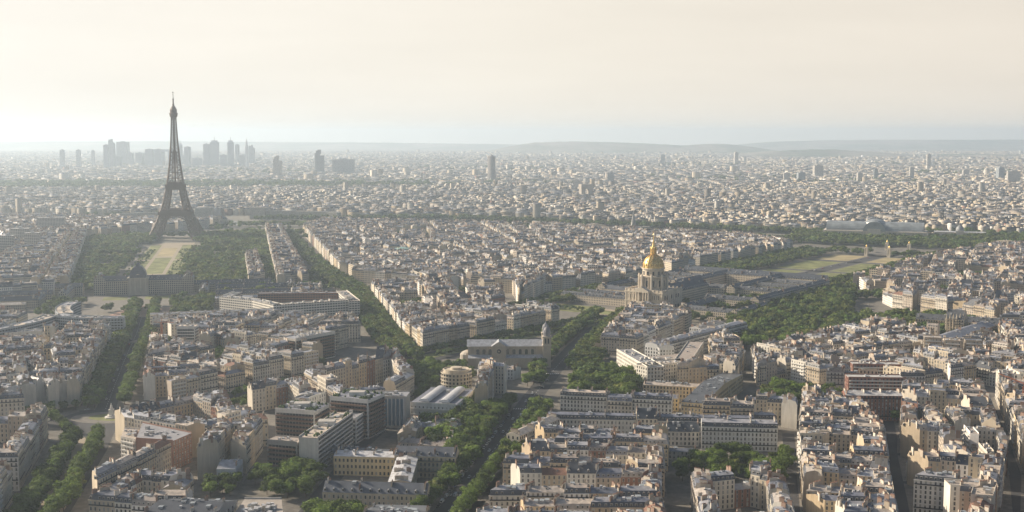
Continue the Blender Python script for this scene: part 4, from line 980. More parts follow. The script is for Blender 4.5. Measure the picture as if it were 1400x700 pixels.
# ------------------------------------------------------------------ districts of the city
random.seed(11)
def P22(*pts): return [at(x, y, 22) for x, y in pts]
NEARS = [  # (place words, polygon, height, style)
 ('avenue gardens block', [(-270, 716), (-252, 711), (-222, 850), (-303, 898)], 23, dict(hist=4)),
 ('round square block', [(-303, 902), (-222, 856), (-196, 905), (-258, 965)], 19, {}),
 ('gabled house courtyard', [(-212, 790), (-182, 786), (-184, 868), (-214, 862)], 21, {}),
 ('brick corner hinterland', [(-214, 874), (-182, 878), (-150, 950), (-188, 1030), (-250, 975)], 20, {}),
 ('yard before gabled house', [(-250, 690), (-205, 680), (-200, 735), (-240, 745)], 17, {}),
 ('mall side block', [(-183, 1040), (-140, 958), (-104, 975), (-86, 1040), (-110, 1150)], 22, {}),
 ('block above school', [(-84, 862), (-42, 850), (-36, 905), (-80, 918)], 10, dict(kinds=['slategable', 'zinc'])),
 ('boulevard corner block', [(-31, 975), (-9, 972), (10, 1062), (-24, 1078)], 24, dict(hist=4)),
 ('west gardens block', [(-330, 620), (-296, 640), (-318, 745), (-375, 755)], 22, {}),
 ('round lawn block', [(-322, 765), (-355, 900), (-440, 905), (-400, 760)], 21, {}),
 ('block across the square', P22((-25, 545), (60, 540), (104, 528), (128, 488), (150, 447), (60, 447), (-30, 460)), 22, dict(hist=4)),
 ('block between two avenues', [(-316, 1008), (-302, 1006), (-139, 1214), (-163, 1300), (-280, 1310), (-408, 1325), (-370, 1212)], 21, {}),
 ('parish church triangle', [(-38, 1262), (42, 1258), (100, 1462), (88, 1450)], 21, {}),
 ('low houses before the church', [(-32, 1088), (14, 1082), (22, 1130), (-32, 1140)], 11, {}),
 ('boulevard terrace one up', [(-30, 690), (88, 690), (94, 738), (-22, 742)], 21, dict(hist=4)),
 ('boulevard terrace two up', [(-18, 757), (98, 752), (103, 800), (-8, 808)], 21, dict(hist=4)),
 ('terrace below the convent', [(-6, 820), (108, 811), (112, 846), (1, 858)], 20, dict(hist=4)),
 ('lowest boulevard terrace', [(-45, 640), (85, 640), (88, 678), (-34, 680)], 19, {}),
 ('block before convent garden', [(104, 640), (156, 640), (170, 728), (152, 745), (112, 732)], 20, {}),
 ('block past first street', [(165, 640), (212, 640), (243, 755), (270, 852), (274, 926), (228, 930), (204, 836), (180, 722)], 21, {}),
 ('block past second street', [(225, 640), (262, 640), (340, 805), (400, 1000), (340, 1030), (284, 860), (252, 738)], 20, {}),
 ('block past third street', [(281, 640), (420, 640), (500, 1000), (428, 1045), (350, 800)], 21, {}),
 ('terrace behind long mansard', [(150, 928), (222, 918), (232, 958), (160, 972)], 20, dict(kinds=['mansard'])),
 ('quarter behind brick housing', [(225, 1080), (262, 1072), (300, 1068), (345, 1050), (440, 1055), (520, 1150), (540, 1270), (420, 1375), (300, 1262), (240, 1190)], 18, {}),
 ('corner over second street', [(236, 945), (268, 938), (270, 980), (242, 985)], 19, {}),
]
for nm, P, h, kw in NEARS:
    if nm in ('block across the square', 'quarter behind brick housing', 'block past third street', 'block between two avenues', 'block past second street'):
        district(P, nm, 100 if 'square' in nm else 85, 8, hb=h, **kw)
    elif 'past' in nm: district(P, nm, 70, 1.6, hb=h, **kw)
    else: fill_block(P, nm, h, **kw)
DIST = [
 [(-95, 1262), (58, 1452), (-8, 1535), (-14, 1690), (-100, 1800), (-205, 1720), (-128, 1372)],
 [(-262, 1880), (0, 1745), (60, 1775), (170, 1842), (563, 2385), (500, 2560), (260, 2730), (0, 2900), (-480, 3040), (-490, 2800)],
 [(0, 1745), (10, 1620), (55, 1790)],
 [(94, 1255), (130, 1240), (215, 1420), (190, 1470), (150, 1500)],
 [(480, 950), (640, 950), (700, 1500), (560, 1380), (500, 1150)],
 [(512, 1600), (640, 1340), (900, 1500), (1250, 2350), (1010, 2400), (840, 2230), (640, 1975), (515, 1800)],
 [(-1450, 2900), (-1000, 2300), (-930, 2750), (-720, 3030), (-1000, 3110), (-1450, 3250)],
 [(-700, 1000), (-620, 1000), (-560, 1240), (-580, 1500), (-900, 1500), (-900, 1200)],
 [(-560, 980), (-440, 920), (-370, 1000), (-540, 1240), (-620, 1100)],
 [(-1100, 1650), (-880, 1580), (-830, 1660), (-980, 2300), (-1250, 2900), (-1400, 2900)],
 [(-430, 1330), (-240, 1315), (-170, 1330), (-180, 1375), (-400, 1420)],
 [(150, 1075), (205, 1085), (235, 1190), (228, 1270), (205, 1240), (196, 1150)],
 [(-478, 1640), (-440, 1460), (-250, 1580), (-270, 1690), (-350, 1690)],
]
WEDGES = [P22((57, 386), (92, 386), (120, 312), (104, 312)), P22((0, 400), (48, 392), (98, 312), (60, 312), (-20, 360)),
          P22((362, 307), (386, 307), (422, 374), (380, 382)), P22((335, 345), (352, 342), (362, 372), (340, 376))]
_ex = EXCL
for P in WEDGES:
    EXCL = [E_ for E_ in _ex if E_ != rectP(CM, -260, 215, -300, 960)]
    district(P, None, 110, 9, hb=21, hist=4)
EXCL = _ex
for P in DIST: district(P, None, 92, 10, hb=20, hist=2)
print("buildings", len(BUILD))

# ------------------------------------------------------------------ trees: places
TREES = []   # (x, y, height, kind, row words)
def row(line, off, step, h, words, jit_=1.2):
    l, r = offset_line(line, abs(off)); ln = l if off > 0 else r
    for i in range(len(ln) - 1):
        L_ = dist(ln[i], ln[i + 1]); n = max(1, int(L_ / step))
        for k in range(n):
            p = lerp(ln[i], ln[i + 1], (k + .5) / n); TREES.append((p[0] + random.uniform(-jit_, jit_), p[1] + random.uniform(-jit_, jit_), h * random.uniform(.85, 1.15), random.randint(0, 3), words))
BIs = BI[:4]
row(BIs, 12.5, 8, 14, 'garden kerb of the boulevard'); row(BIs, -12, 8, 12.5, 'terrace kerb of the boulevard')
row(BI[4:], 13, 8, 12, 'church side of the dome avenue'); row(BI[4:], -13, 8, 12, 'other side of the dome avenue'); row(BI[4:], 21, 8, 12, 'outer church side of the dome avenue'); row(BI[4:], -20, 8, 12, 'outer other side of the dome avenue')
row(BI[2:4], -21, 8, 12, 'outer terrace kerb of the boulevard')
row(AS, 15, 8.5, 14, 'shaded side of the straight avenue'); row(AS, -15, 8.5, 14, 'sunny side of the straight avenue')
row(AS, 8, 8.5, 14, 'inner shaded line of the straight avenue')
row([(-278, 650), (-288, 736), (-322, 890)], 9, 9, 16, 'west line of the avenue gardens'); row([(-278, 650), (-288, 736), (-322, 890)], -9, 9, 16, 'east line of the avenue gardens')
row([(-272, 990), (-125, 1168)], 15, 7.5, 9, 'long mall hedge line'); row([(-272, 990), (-125, 1168)], -15, 7.5, 9, 'second mall hedge line')
row([(-90, 1245), (62, 1422), (120, 1484)], 16, 7.5, 9, 'mall beyond the crossing'); row([(-90, 1245), (62, 1422), (120, 1484)], 8, 8, 9, 'mall beyond the crossing'); row([(-90, 1245), (62, 1422), (120, 1484)], -16, 7.5, 9, 'mall beyond the crossing')
row(AD, 14, 8.5, 12, 'boulevard to the palace'); row(AD, -14, 8.5, 12, 'boulevard to the palace')
row(AD, 6, 8, 13, 'boulevard to the palace'); row(AD, -6, 8, 13, 'boulevard to the palace'); row(AC, 5, 9, 12, 'hospital boulevard'); row(AC, 14, 9, 12, 'hospital boulevard'); row(AC, -14, 9, 12, 'hospital boulevard'); row(AT, 13, 9, 12, 'hospital boulevard'); row(AT, -13, 9, 12, 'hospital boulevard')
def grove(P, sp, h, words, keep=.92):
    xs = [q[0] for q in P]; ys = [q[1] for q in P]; y = min(ys)
    while y < max(ys):
        x = min(xs) + random.uniform(0, sp)
        while x < max(xs):
            q = (x + random.uniform(-.3, .3) * sp, y + random.uniform(-.3, .3) * sp)
            if inside(P, q) and random.random() < keep: TREES.append((*q, h * random.uniform(.75, 1.25), random.randint(4, 7), words))
            x += sp
        y += sp
grove([(-62, 862), (-36, 840), (-8, 985), (-34, 985), (-34, 1050), (-52, 1040), (-40, 1000)], 8, 14, 'garden beside the boulevard')
grove([(-100, 1195), (-74, 1185), (-66, 1085), (-66, 1025), (-84, 1025), (-90, 1100), (-108, 1160)], 9, 13, 'strip of trees before the rounded block')
grove([(-62, 1095), (-36, 1095), (-36, 1168), (-66, 1168)], 9, 12, 'garden behind the church', .6)
grove([(16, 1230), (34, 1228), (40, 1250), (16, 1250)], 9, 12, 'church square', .8)
grove([(66, 1165), (84, 1170), (100, 1236), (84, 1250), (76, 1215)], 9, 12, 'garden in front of the white block')
grove([(-440, 1530), (-400, 1500), (-400, 1640), (-440, 1650)], 10, 11, 'edge of the parade ground', .6)
for x, y, a, b_ in GREEN: grove(disc((x, y), a * .95, b_ * .95, 14), 8.5, 13, 'courtyard garden among the roofs', .9)
grove(rectP(CM, -112, -62, -210, -75), 10, 11, 'edge of the parade ground', .65); grove(rectP(CM, 55, 108, -230, -70), 10, 11, 'edge of the parade ground', .65); grove(rectP(CM, -40, 40, -215, -150), 10, 10, 'edge of the parade ground', .3)
grove([(54, 1095), (68, 1092), (84, 1168), (68, 1172)], 8, 12, 'boulevard crossing'); grove([(12, 1092), (26, 1092), (32, 1168), (20, 1168)], 8, 12, 'boulevard crossing')
grove([(-40, 745), (-26, 850), (-38, 850), (-46, 800)], 8, 13, 'garden beside the boulevard')
grove([(-72, 925), (-40, 915), (-36, 945), (-70, 950)], 8, 11, 'yard of the workshop hall')
grove([(-150, 745), (-128, 742), (-126, 800), (-160, 808), (-175, 780)], 8.5, 12, 'shaded garden by the white slab')
grove([(-198, 750), (-180, 745), (-182, 780), (-200, 780)], 8, 11, 'yard by the gabled house')
grove([(-120, 680), (-92, 680), (-98, 708), (-120, 708)], 9, 15, 'foot of the school building'); grove([(-60, 690), (-50, 690), (-50, 706), (-60, 706)], 9, 11, 'foot of the school building')
grove([(30, 862), (74, 858), (76, 882), (34, 888)], 12, 9, 'convent courtyard', .7)
grove([(112, 785), (150, 775), (186, 785), (200, 835), (142, 850), (120, 840)], 11, 12, 'garden below the long mansard building')
grove([(112, 725), (140, 725), (140, 760), (114, 760)], 10, 12, 'garden below the long mansard building', .6)
grove([(50, 1020), (100, 1020), (118, 1080), (100, 1130), (60, 1110)], 8.5, 16, 'dark garden in front of the white block')
grove([(216, 990), (285, 985), (288, 1045), (262, 1065), (226, 1060)], 8.5, 13, 'garden beside the brick housing')
grove([(-262, 1140), (-200, 1130), (-196, 1180), (-250, 1195)], 9, 11, 'yards between the avenues', .8)
grove(PARK_R, 11.5, 15, 'wooded park', .85); grove(PARK_R2, 10, 15, 'wooded park')
grove([(420, 1400), (530, 1330), (560, 1400), (470, 1450)], 10, 14, 'wooded park', .7)
for (c, n) in YARD_TREES:
    if not blocked(c):
        for _ in range(n): TREES.append((c[0] + random.uniform(-6, 6), c[1] + random.uniform(-6, 6), random.uniform(8, 12), random.randint(4, 7), 'courtyard'))
for a, b_, n_, w in (((-345, 915), (-392, 985), 8, 'edge of the round square'), ((-365, 1000), (-440, 950), 9, 'edge of the round square'), ((-268, 975), (-225, 1005), 6, 'edge of the round square')):
    for k in range(n_): p = lerp(a, b_, (k + .5) / n_); TREES.append((p[0], p[1], random.uniform(9, 12), 1, w))
# park by the iron tower
def cmg(u0, u1, v0, v1, sp=11, h=14, keep=.85): grove(rectP(CM, u0, u1, v0, v1), sp, h, 'tower park', keep)
cmg(-240, -50, 30, 345, keep=.9); cmg(-235, -50, 405, 515); cmg(-230, -50, 565, 635); cmg(-230, -66, 690, 960); cmg(48, 130, 40, 345, keep=.85); cmg(48, 200, 355, 515); cmg(48, 200, 575, 635); cmg(66, 200, 690, 960)
cmg(-46, -25, 60, 700, 8, 4, .6); cmg(25, 46, 60, 700, 8, 4, .6); cmg(-140, -40, 820, 1000, 10, 14); cmg(44, 130, 820, 1000, 10, 14)
grove([(-500, 1960), (-440, 1960), (-330, 2010), (-250, 1790), (-300, 1700), (-420, 1720)], 11, 13, 'boulevard to the palace', .55)
grove([(-330, 2020), (-300, 1990), (-520, 2820), (-560, 2820)], 10, 13, 'boulevard to the palace', .9); grove([(-420, 1990), (-390, 1960), (-590, 2790), (-625, 2800)], 10, 14, 'tower park', .9)
cmg(130, 205, 110, 345, keep=.5); cmg(-60, 60, 955, 1010, keep=.5); cmg(-430, -200, 965, 1010); cmg(80, 320, 965, 1020)
cmg(-300, -250, 60, 900, 12, 13, .35)
def ing(u0, u1, v0, v1, sp=9, h=12, keep=.9): grove(rectP(IN, u0, u1, v0, v1), sp, h, 'esplanade trees', keep)
ing(-160, -122, 372, 900, keep=.5); ing(-120, -20, 870, 915, keep=.5); ing(24, 120, 870, 915, keep=.6); ing(122, 150, 372, 900, keep=.6);
ing(-122, -86, 395, 860); ing(86, 122, 395, 860); ing(-150, -72, 66, 145, keep=.5); ing(-148, -66, -70, -60, 7, 6); ing(72, 130, -18, 45, keep=.6); ing(-150, -124, -20, 360, keep=.6); ing(122, 150, -60, 360, keep=.7)
ing(-40, 45, 64, 62); ing(66, 110, -66, -35, keep=.6)
grove([(-700, 3040), (-200, 3075), (380, 2760), (900, 2410), (900, 2380), (370, 2715), (-200, 3030), (-690, 3000)], 12, 15, 'river quay', .9)
grove([(-700, 3215), (-180, 3250), (430, 2925), (1000, 2580), (1000, 2620), (440, 2975), (-170, 3290), (-700, 3260)], 12, 15, 'river quay', .8)
grove([(560, 2560), (900, 2420), (1250, 2330), (1300, 2450), (900, 2640), (700, 2760)], 13, 15, 'river quay', .75)
grove([(-1150, 3000), (-700, 3000), (-700, 3060), (-1150, 3090)], 13, 14, 'river quay', .8)

# ------------------------------------------------------------------ what shows largest: rays from the lens against plain volumes
verts, tris, own = [], [], []
def addbox_v(P, z0, z1, o):
    b = len(verts); n = len(P); verts.extend([(p[0], p[1], z0) for p in P] + [(p[0], p[1], z1) for p in P])
    for i in range(n): j = (i + 1) % n; tris.append((b + i, b + j, b + n + j, b + n + i)); own.append(o)
    tris.append(tuple(range(b + n, b + 2 * n))); own.append(o)
near_b = [i for i, b in enumerate(BUILD) if b.c[1] < 1700]
for i in near_b: addbox_v(BUILD[i].p, 0, BUILD[i].h, i)
LM_N = len(tris)
for o in [o for o in COL.objects if o.name.split('.')[0] in ('wall',) and o.parent and o.parent.name.split('.')[0] not in ('iron_lattice_tower',)]:
    M = Matrix.Translation(o.parent.location) @ Matrix.Rotation(o.parent.rotation_euler.z, 4, 'Z') @ Matrix.Translation(o.location)
    bse = len(verts); verts.extend([tuple(M @ v.co) for v in o.data.vertices])
    for p in o.data.polygons: tris.append(tuple(bse + k for k in p.vertices)); own.append(-1)
for i, t in enumerate(TREES):
    if t[1] < 1300: x, y, h = t[0], t[1], t[2]; r = h * .3; addbox_v([(x - r, y - r), (x + r, y - r), (x + r, y + r), (x - r, y + r)], h * .3, h * .95, 100000 + i)
bvh = BVHTree.FromPolygons(verts, tris)
CAMP = Vector((0, 0, CAMZ)); cnt = {}
for py in range(380, 702, 2):
    for px in range(0, 1400, 2):
        x = (px - 700) / FPX; y = (350 - py) / FPX
        dv = Vector((x, math.cos(PITCH) + y * math.sin(PITCH), -math.sin(PITCH) + y * math.cos(PITCH))).normalized()
        _, _, ix, _ = bvh.ray_cast(CAMP, dv, 2500)
        if ix is not None: cnt[own[ix]] = cnt.get(own[ix], 0) + 1
bpx = sorted(((n, i) for i, n in cnt.items() if 0 <= i < 100000), reverse=True); tpx = sorted(((n, i - 100000) for i, n in cnt.items() if i >= 100000), reverse=True)
IND_B = {i for n, i in bpx[:300] if BUILD[i].block and n > 3}; 
for n, i in bpx: BUILD[i].pix = n
for n, i in bpx:
    if len(IND_B) >= 300: break
    IND_B.add(i)
IND_T = {i for n, i in tpx[:300]}
print("individual", len(IND_B), len(IND_T), "smallest", bpx[299] if len(bpx) > 299 else None, tpx[299] if len(tpx) > 299 else None)
EYES = [Vector((0, 0, CAMZ)), Vector((-35, 0, CAMZ)), Vector((35, 0, CAMZ)), Vector((0, 10, CAMZ + 15))]
def seen(loc, rz):
    c = Vector((loc[0] + math.sin(rz) * .6, loc[1] - math.cos(rz) * .6, loc[2] + 1.2))
    for e_ in EYES:
        d_ = c - e_; l = d_.length
        if abs(c.x) > c.y * .427 + 40: continue
        h_, _, _, dd = bvh.ray_cast(e_, d_.normalized(), l)
        if h_ is None or dd > l - 1.2: return True
    return False

# ------------------------------------------------------------------ individual buildings and the mass of the city
ORD = 'first second third fourth fifth sixth seventh eighth ninth tenth eleventh twelfth thirteenth fourteenth fifteenth sixteenth seventeenth eighteenth nineteenth twentieth'.split()
def ordw(k):
    if k < 20: return ORD[k]
    return {2: 'twenty', 3: 'thirty', 4: 'forty', 5: 'fifty', 6: 'sixty', 7: 'seventy'}[(k + 1) // 10] + '-' + (ORD[(k + 1) % 10 - 1]) if (k + 1) % 10 else {3: 'thirtieth', 4: 'fortieth', 5: 'fiftieth', 6: 'sixtieth', 7: 'seventieth'}[(k + 1) // 10]
groups = {}
for i in IND_B:
    nm = BUILD[i].block
    if nm is None: nm = 'golden dome quarter' if BUILD[i].c[0] > 0 else 'iron tower quarter'
    groups.setdefault(nm, []).append(i)
RW = {'mansard': 'slate mansard', 'zincmansard': 'zinc mansard', 'zinc': 'zinc roof', 'flat': 'flat roof', 'slategable': 'slate gable', 'tile': 'tiled roof'}
for nm, ids in groups.items():
    ids.sort(key=lambda i: BUILD[i].c[1]); rows_ = []; 
    for i in ids:
        if rows_ and BUILD[i].c[1] - BUILD[rows_[-1][0]].c[1] < 26: rows_[-1].append(i)
        else: rows_.append([i])
    for r_i, rw in enumerate(rows_):
        rw.sort(key=lambda i: BUILD[i].c[0] / BUILD[i].c[1])
        for k, i in enumerate(rw):
            b = BUILD[i]; wn = b.wn if b.wn else 'pale'
            b.label = f"{wn} house, {RW[b.roof]}, {ordw(k)} from left, {ordw(r_i)} row, {nm}"
mass = MB()
for i, b in enumerate(BUILD):
    if i in IND_B:
        w, r, d, pf = b.solid(); inst, bal = b.detail(0)
        root = thing('city_building', b.label, 'building', (b.c[0], b.c[1], 0), 0, 'city buildings lining the streets')
        sh = (-b.c[0], -b.c[1], 0)
        w.build('wall', root, sh); ro = r.build('roof', root, sh); nw = 0
        for k, v, loc, rz, e_ in inst:
            if k in ('window', 'dormer') and not seen(loc, rz): continue
            if k == 'window':
                nw += 1
                if nw > 100: continue
            obj(k, TPL_ME[(k, v)], ro if (k in ('dormer', 'skylight') and ro) else root, loc if (k in ('dormer', 'skylight') and ro) else (loc[0] - b.c[0], loc[1] - b.c[1], loc[2]), rz)
        for q in bal: q.build('balcony', root, sh)
    else:
        dd = b.c[1]; lod = 0 if dd < 1350 else 2 if dd < 2100 else 3
        w, r, d, pf = b.solid(far=lod > 0)
        mass.add(w); mass.add(r)
        if dd < 3200:
            inst, bal = b.detail(lod)
            for k, v, loc, rz, e_ in inst:
                if lod == 3 and k != 'chimney' and random.random() < .5: continue
                if lod == 0 and k == 'window' and not seen(loc, rz): continue
                mass.add(LOW[(k, v)], loc, rz)
            if lod == 0:
                for q in bal: mass.add(q)
tag(mass.build('city_houses'), 'closely packed cream city houses with grey roofs filling the streets up to the river', 'buildings', None, 'stuff')
pv = MB()
for P in BLOCKS:
    c = (sum(q[0] for q in P) / len(P), sum(q[1] for q in P) / len(P))
    if c[1] < 1500 and not blocked(c):
        Q = inset(P, -1.8)
        if Q: pv.prism(Q, 0.006, .12, 'paving', (.3,) * 3)
tag(pv.build('block_pavement'), kind='structure')

# ------------------------------------------------------------------ far city beyond the river: many small houses in one object
rng = np.random.default_rng(5)
def far_city(name, label, y0, y1, cell, hmean, cover, mats, seed, big=0.0, xlim=.427, pad=200):
    rng = np.random.default_rng(seed)
    xs = np.arange(-y1 * xlim - pad, y1 * xlim + pad, cell); ys = np.arange(y0, y1, cell)
    X, Y = np.meshgrid(xs, ys); X = X.ravel(); Y = Y.ravel()
    dk = np.random.default_rng(3).uniform(-.75, .75, (200, 200)); ang = dk[np.floor((X + .35 * Y) / 310).astype(int) % 200, np.floor((Y + 120 * np.sin(X / 400.)) / 380).astype(int) % 200] + rng.normal(0, .05, X.size)
    ci = np.floor(X / cell).astype(int); cj = np.floor(Y / cell).astype(int)
    wob = 14 * np.sin(Y / 170. + 2) + 10 * np.sin(X / 110.)
    street = (np.floor((X + wob) / cell).astype(int) % 5 == 0) | (np.floor((Y + wob) / cell).astype(int) % 4 == 0)
    X = X + rng.uniform(-.18, .18, X.size) * cell + wob; Y = Y + rng.uniform(-.18, .18, X.size) * cell
    keep = (np.abs(X) < Y * xlim + pad) & (~street | (rng.random(X.size) < .12)) & (rng.random(X.size) < cover)
    # river and parks stay free
    ry = np.interp(X, [-2200, -700, -180, 430, 960, 1700], [3740, 3240, 3270, 2940, 2640, 2410]); keep &= Y > ry + 25
    for (cx, cy, a, b_) in FREE: keep &= ((X - cx) / a) ** 2 + ((Y - cy) / b_) ** 2 > 1
    X, Y, ang = X[keep], Y[keep], ang[keep]; n = X.size
    w = cell * rng.uniform(.45, .95, n); d = cell * rng.uniform(.34, .5, n); h = np.maximum(5, hmean + rng.normal(0, hmean * .17, n)); tall = rng.random(n) < big; h[tall] *= rng.uniform(1.4, 2.6, tall.sum()); w[tall] *= .7
    c, s = np.cos(ang), np.sin(ang); rh = rng.uniform(1.0, 3.4, n); ins = rng.uniform(.85, 1.25, n)
    co = np.array([(-1, -1), (1, -1), (1, 1), (-1, 1)], float)
    V = np.zeros((n, 12, 3))
    for k in range(4):
        for lv, zz, f in ((0, 0, 1), (1, h, 1), (2, h + rh, ins)):
            lx, ly = co[k, 0] * w * (.985 if lv == 2 else 1), co[k, 1] * d * ((f - .35) if lv == 2 else 1)
            V[:, lv * 4 + k, 0] = X + lx * c - ly * s; V[:, lv * 4 + k, 1] = Y + lx * s + ly * c; V[:, lv * 4 + k, 2] = zz
    F = []
    for lv in (0, 1):
        for k in range(4): F.append((lv * 4 + k, lv * 4 + (k + 1) % 4, lv * 4 + 4 + (k + 1) % 4, lv * 4 + 4 + k))
    F.append((8, 9, 10, 11)); F = np.array(F)
    idx = (F[None] + (np.arange(n) * 12)[:, None, None]).reshape(-1).astype(np.int32)
    wc = np.array([x[0] for x in WALLS])[rng.choice(len(WALLS), n, p=np.array(WW) / sum(WW))] * rng.uniform(.55, 1.08, (n, 1))
    zc = np.array(ZINC + SLATE + SLATE + [(.40, .36, .30), (.2, .14, .11)])[rng.integers(0, len(ZINC) + 2 * len(SLATE) + 2, n)] * rng.uniform(.7, 1.35, (n, 1))
    T = np.zeros((n, 9, 3)); T[:, :4] = wc[:, None]; T[:, 4:8] = zc[:, None] * .8; T[:, 5] = wc * .9; T[:, 7] = wc * .9; T[:, 8] = zc
    mi = np.tile(np.array([0] * 4 + [1] * 5), n)
    U = np.zeros((n, 9, 4, 2)); 
    for k in range(4):
        ln = (2 * w if k % 2 == 0 else 2 * d); U[:, k, 1, 0] = ln; U[:, k, 2, 0] = ln; U[:, k, 2, 1] = h; U[:, k, 3, 1] = h
    # chimney stacks and roof huts, one on most roofs
    m = n; V2 = np.zeros((m, 8, 3)); sd = rng.choice([-1, 1], m) * rng.uniform(.5, .95, m); cw = rng.uniform(.5, 1.6, m); cd = d * rng.uniform(.2, .45, m); ch = rng.uniform(1.2, 3.2, m) * (1 + .5 * (cell > 20))
    for k in range(4):
        lx, ly = sd * w + co[k, 0] * cw, co[k, 1] * cd
        for lv, zz in ((0, h), (1, h + rh + ch)): V2[:, lv * 4 + k] = np.stack((X + lx * c - ly * s, Y + lx * s + ly * c, zz), 1)
    F2 = np.array([(k, (k + 1) % 4, 4 + (k + 1) % 4, 4 + k) for k in range(4)] + [(4, 5, 6, 7)])
    idx = np.concatenate((idx, (F2[None] + (np.arange(m) * 8)[:, None, None] + n * 12).reshape(-1).astype(np.int32))); mi = np.concatenate((mi, np.ones(m * 5, int)))
    T = np.concatenate((T.reshape(-1, 3), np.repeat(wc * rng.uniform(.6, 1.2, (m, 1)), 5, 0))); U = np.concatenate((U.reshape(-1, 2), np.zeros((m * 20, 2)))); V = np.concatenate((V.reshape(-1, 3), V2.reshape(-1, 3)))
    o = obj(name, np_mesh(name, V, np.full(n * 9 + m * 5, 4), idx, mi, mats, T, U))
    tag(o, label, 'buildings', None, 'stuff'); print(name, n); return o
FREE = [(-752, 3330, 330, 130), (245, 4722, 130, 70), (900, 2700, 230, 160), (-1900, 5300, 1700, 420), (-100, 5700, 60, 60), (1250, 2620, 250, 110), (1500, 3900, 300, 60), (-300, 3500, 260, 30)]
far_city('distant_houses', 'pale distant houses spreading beyond the river towards the suburbs', 2450, 5200, 17, 18, .97, ['wall_windows', 'far_roof'], 21, .004)
far_city('suburb_houses', 'hazy suburban houses and blocks reaching to the hills', 5200, 15500, 30, 14, .75, ['wall', 'far_roof'], 22, .010)

# ------------------------------------------------------------------ trees
def crown(seed, nleaf, size, wide=1.0, core=True, conif=False):
    """unit tree crown: height 1, leaf clumps through several uneven lobes"""
    r_ = np.random.default_rng(seed); b = MB()
    lobes = [((0, 0, .62), .26 * wide, .30)]
    for k in range(r_.integers(7, 10)):
        a = r_.uniform(0, 6.28); rr = r_.uniform(.12, .24) * wide; lobes.append(((rr * math.cos(a), rr * math.sin(a), r_.uniform(.40, .80)), r_.uniform(.11, .18) * wide, r_.uniform(.11, .17)))
    per = nleaf // len(lobes)
    for (c, rx, rz_) in lobes:
        n = int(per * (2.2 if rx > .2 * wide else .85))
        for _ in range(n):
            d_ = r_.normal(size=3); d_ /= np.linalg.norm(d_); f = r_.uniform(.72, 1.08) if r_.random() < .8 else r_.uniform(.4, .8)
            p = np.array(c) + d_ * np.array((rx, rx, rz_)) * f
            if p[2] < .24: continue
            nrm = d_ + r_.normal(size=3) * .55; nrm /= np.linalg.norm(nrm); u = np.cross(nrm, (0, 0, 1.)); u /= (np.linalg.norm(u) + 1e-6); v = np.cross(nrm, u); s_ = size * r_.uniform(.6, 1.4)
            q = [tuple(p + u * s_ * a_ + v * s_ * b_) for a_, b_ in ((-1, -.3), (-.2, -1), (1, .2), (.3, 1))]
            b.face(q, 'leaves')
        if core:
            rr = [(0.0, -rz_ * .72), (rx * .55, -rz_ * .5), (rx * .74, 0), (rx * .55, rz_ * .5), (0, rz_ * .72)]
            b.lathe([(x, c[2] + z) for x, z in rr], 7, 'leaves', (.4,) * 3, c[0], c[1], r_.uniform(0, 1))
    return b
def trunk(seed):
    r_ = random.Random(seed); b = MB(); b.lathe([(.028, 0), (.02, .05), (.017, .3), (.010, .55), (.004, .7)], 7, 'bark')
    for k in range(5):
        a = r_.uniform(0, 6.28); z = r_.uniform(.25, .42); b.bar((0, 0, z), (.16 * math.cos(a), .16 * math.sin(a), z + .22), .011, 'bark')
    return b
CR_HI = [crown(50 + k, 1500 if k < 4 else 1700, .026, 1.0 if k < 4 else 1.12) for k in range(8)]; TRK = [trunk(k) for k in range(3)]
CR_ME = [c.mesh('crown') for c in CR_HI]; TR_ME = [t.mesh('trunk') for t in TRK]
tg = {}
for i in IND_T: tg.setdefault(TREES[i][4], []).append(i)
KW = ['broad', 'rounded', 'tall', 'spreading']
for nm, ids in tg.items():
    grid = nm.startswith(('strip', 'boulevard crossing', 'church', 'garden', 'yard', 'dark', 'wooded', 'courtyard', 'shaded garden', 'foot', 'convent'))
    ids.sort(key=lambda i: TREES[i][1])
    rows_ = []
    if grid:
        for i in ids:
            if rows_ and TREES[i][1] - TREES[rows_[-1][0]][1] < 9: rows_[-1].append(i)
            else: rows_.append([i])
        for r_ in rows_: r_.sort(key=lambda i: TREES[i][0] / TREES[i][1])
    else: rows_ = [ids]
    for ri, rw in enumerate(rows_):
        for k, i in enumerate(rw):
            x, y, h, kd, w_ = TREES[i]
            lab = f"green tree, {ordw(k)} from left in {ordw(ri)} row, {nm}" if grid else f"green tree, {ordw(k)} counted away from the viewer, {nm}"
            t = thing('tree' if grid else 'street_tree', lab, 'tree', (x, y, 0), 0, 'garden trees' if grid else 'street trees')
            c = obj('crown', CR_ME[kd], t, (0, 0, 0), random.uniform(0, 6.28)); wd = random.uniform(.9, 1.25); c.scale = (h * wd * 1.22, h * wd * 1.22, h); u = obj('trunk', TR_ME[i % 3], t); u.scale = (h, h, h)
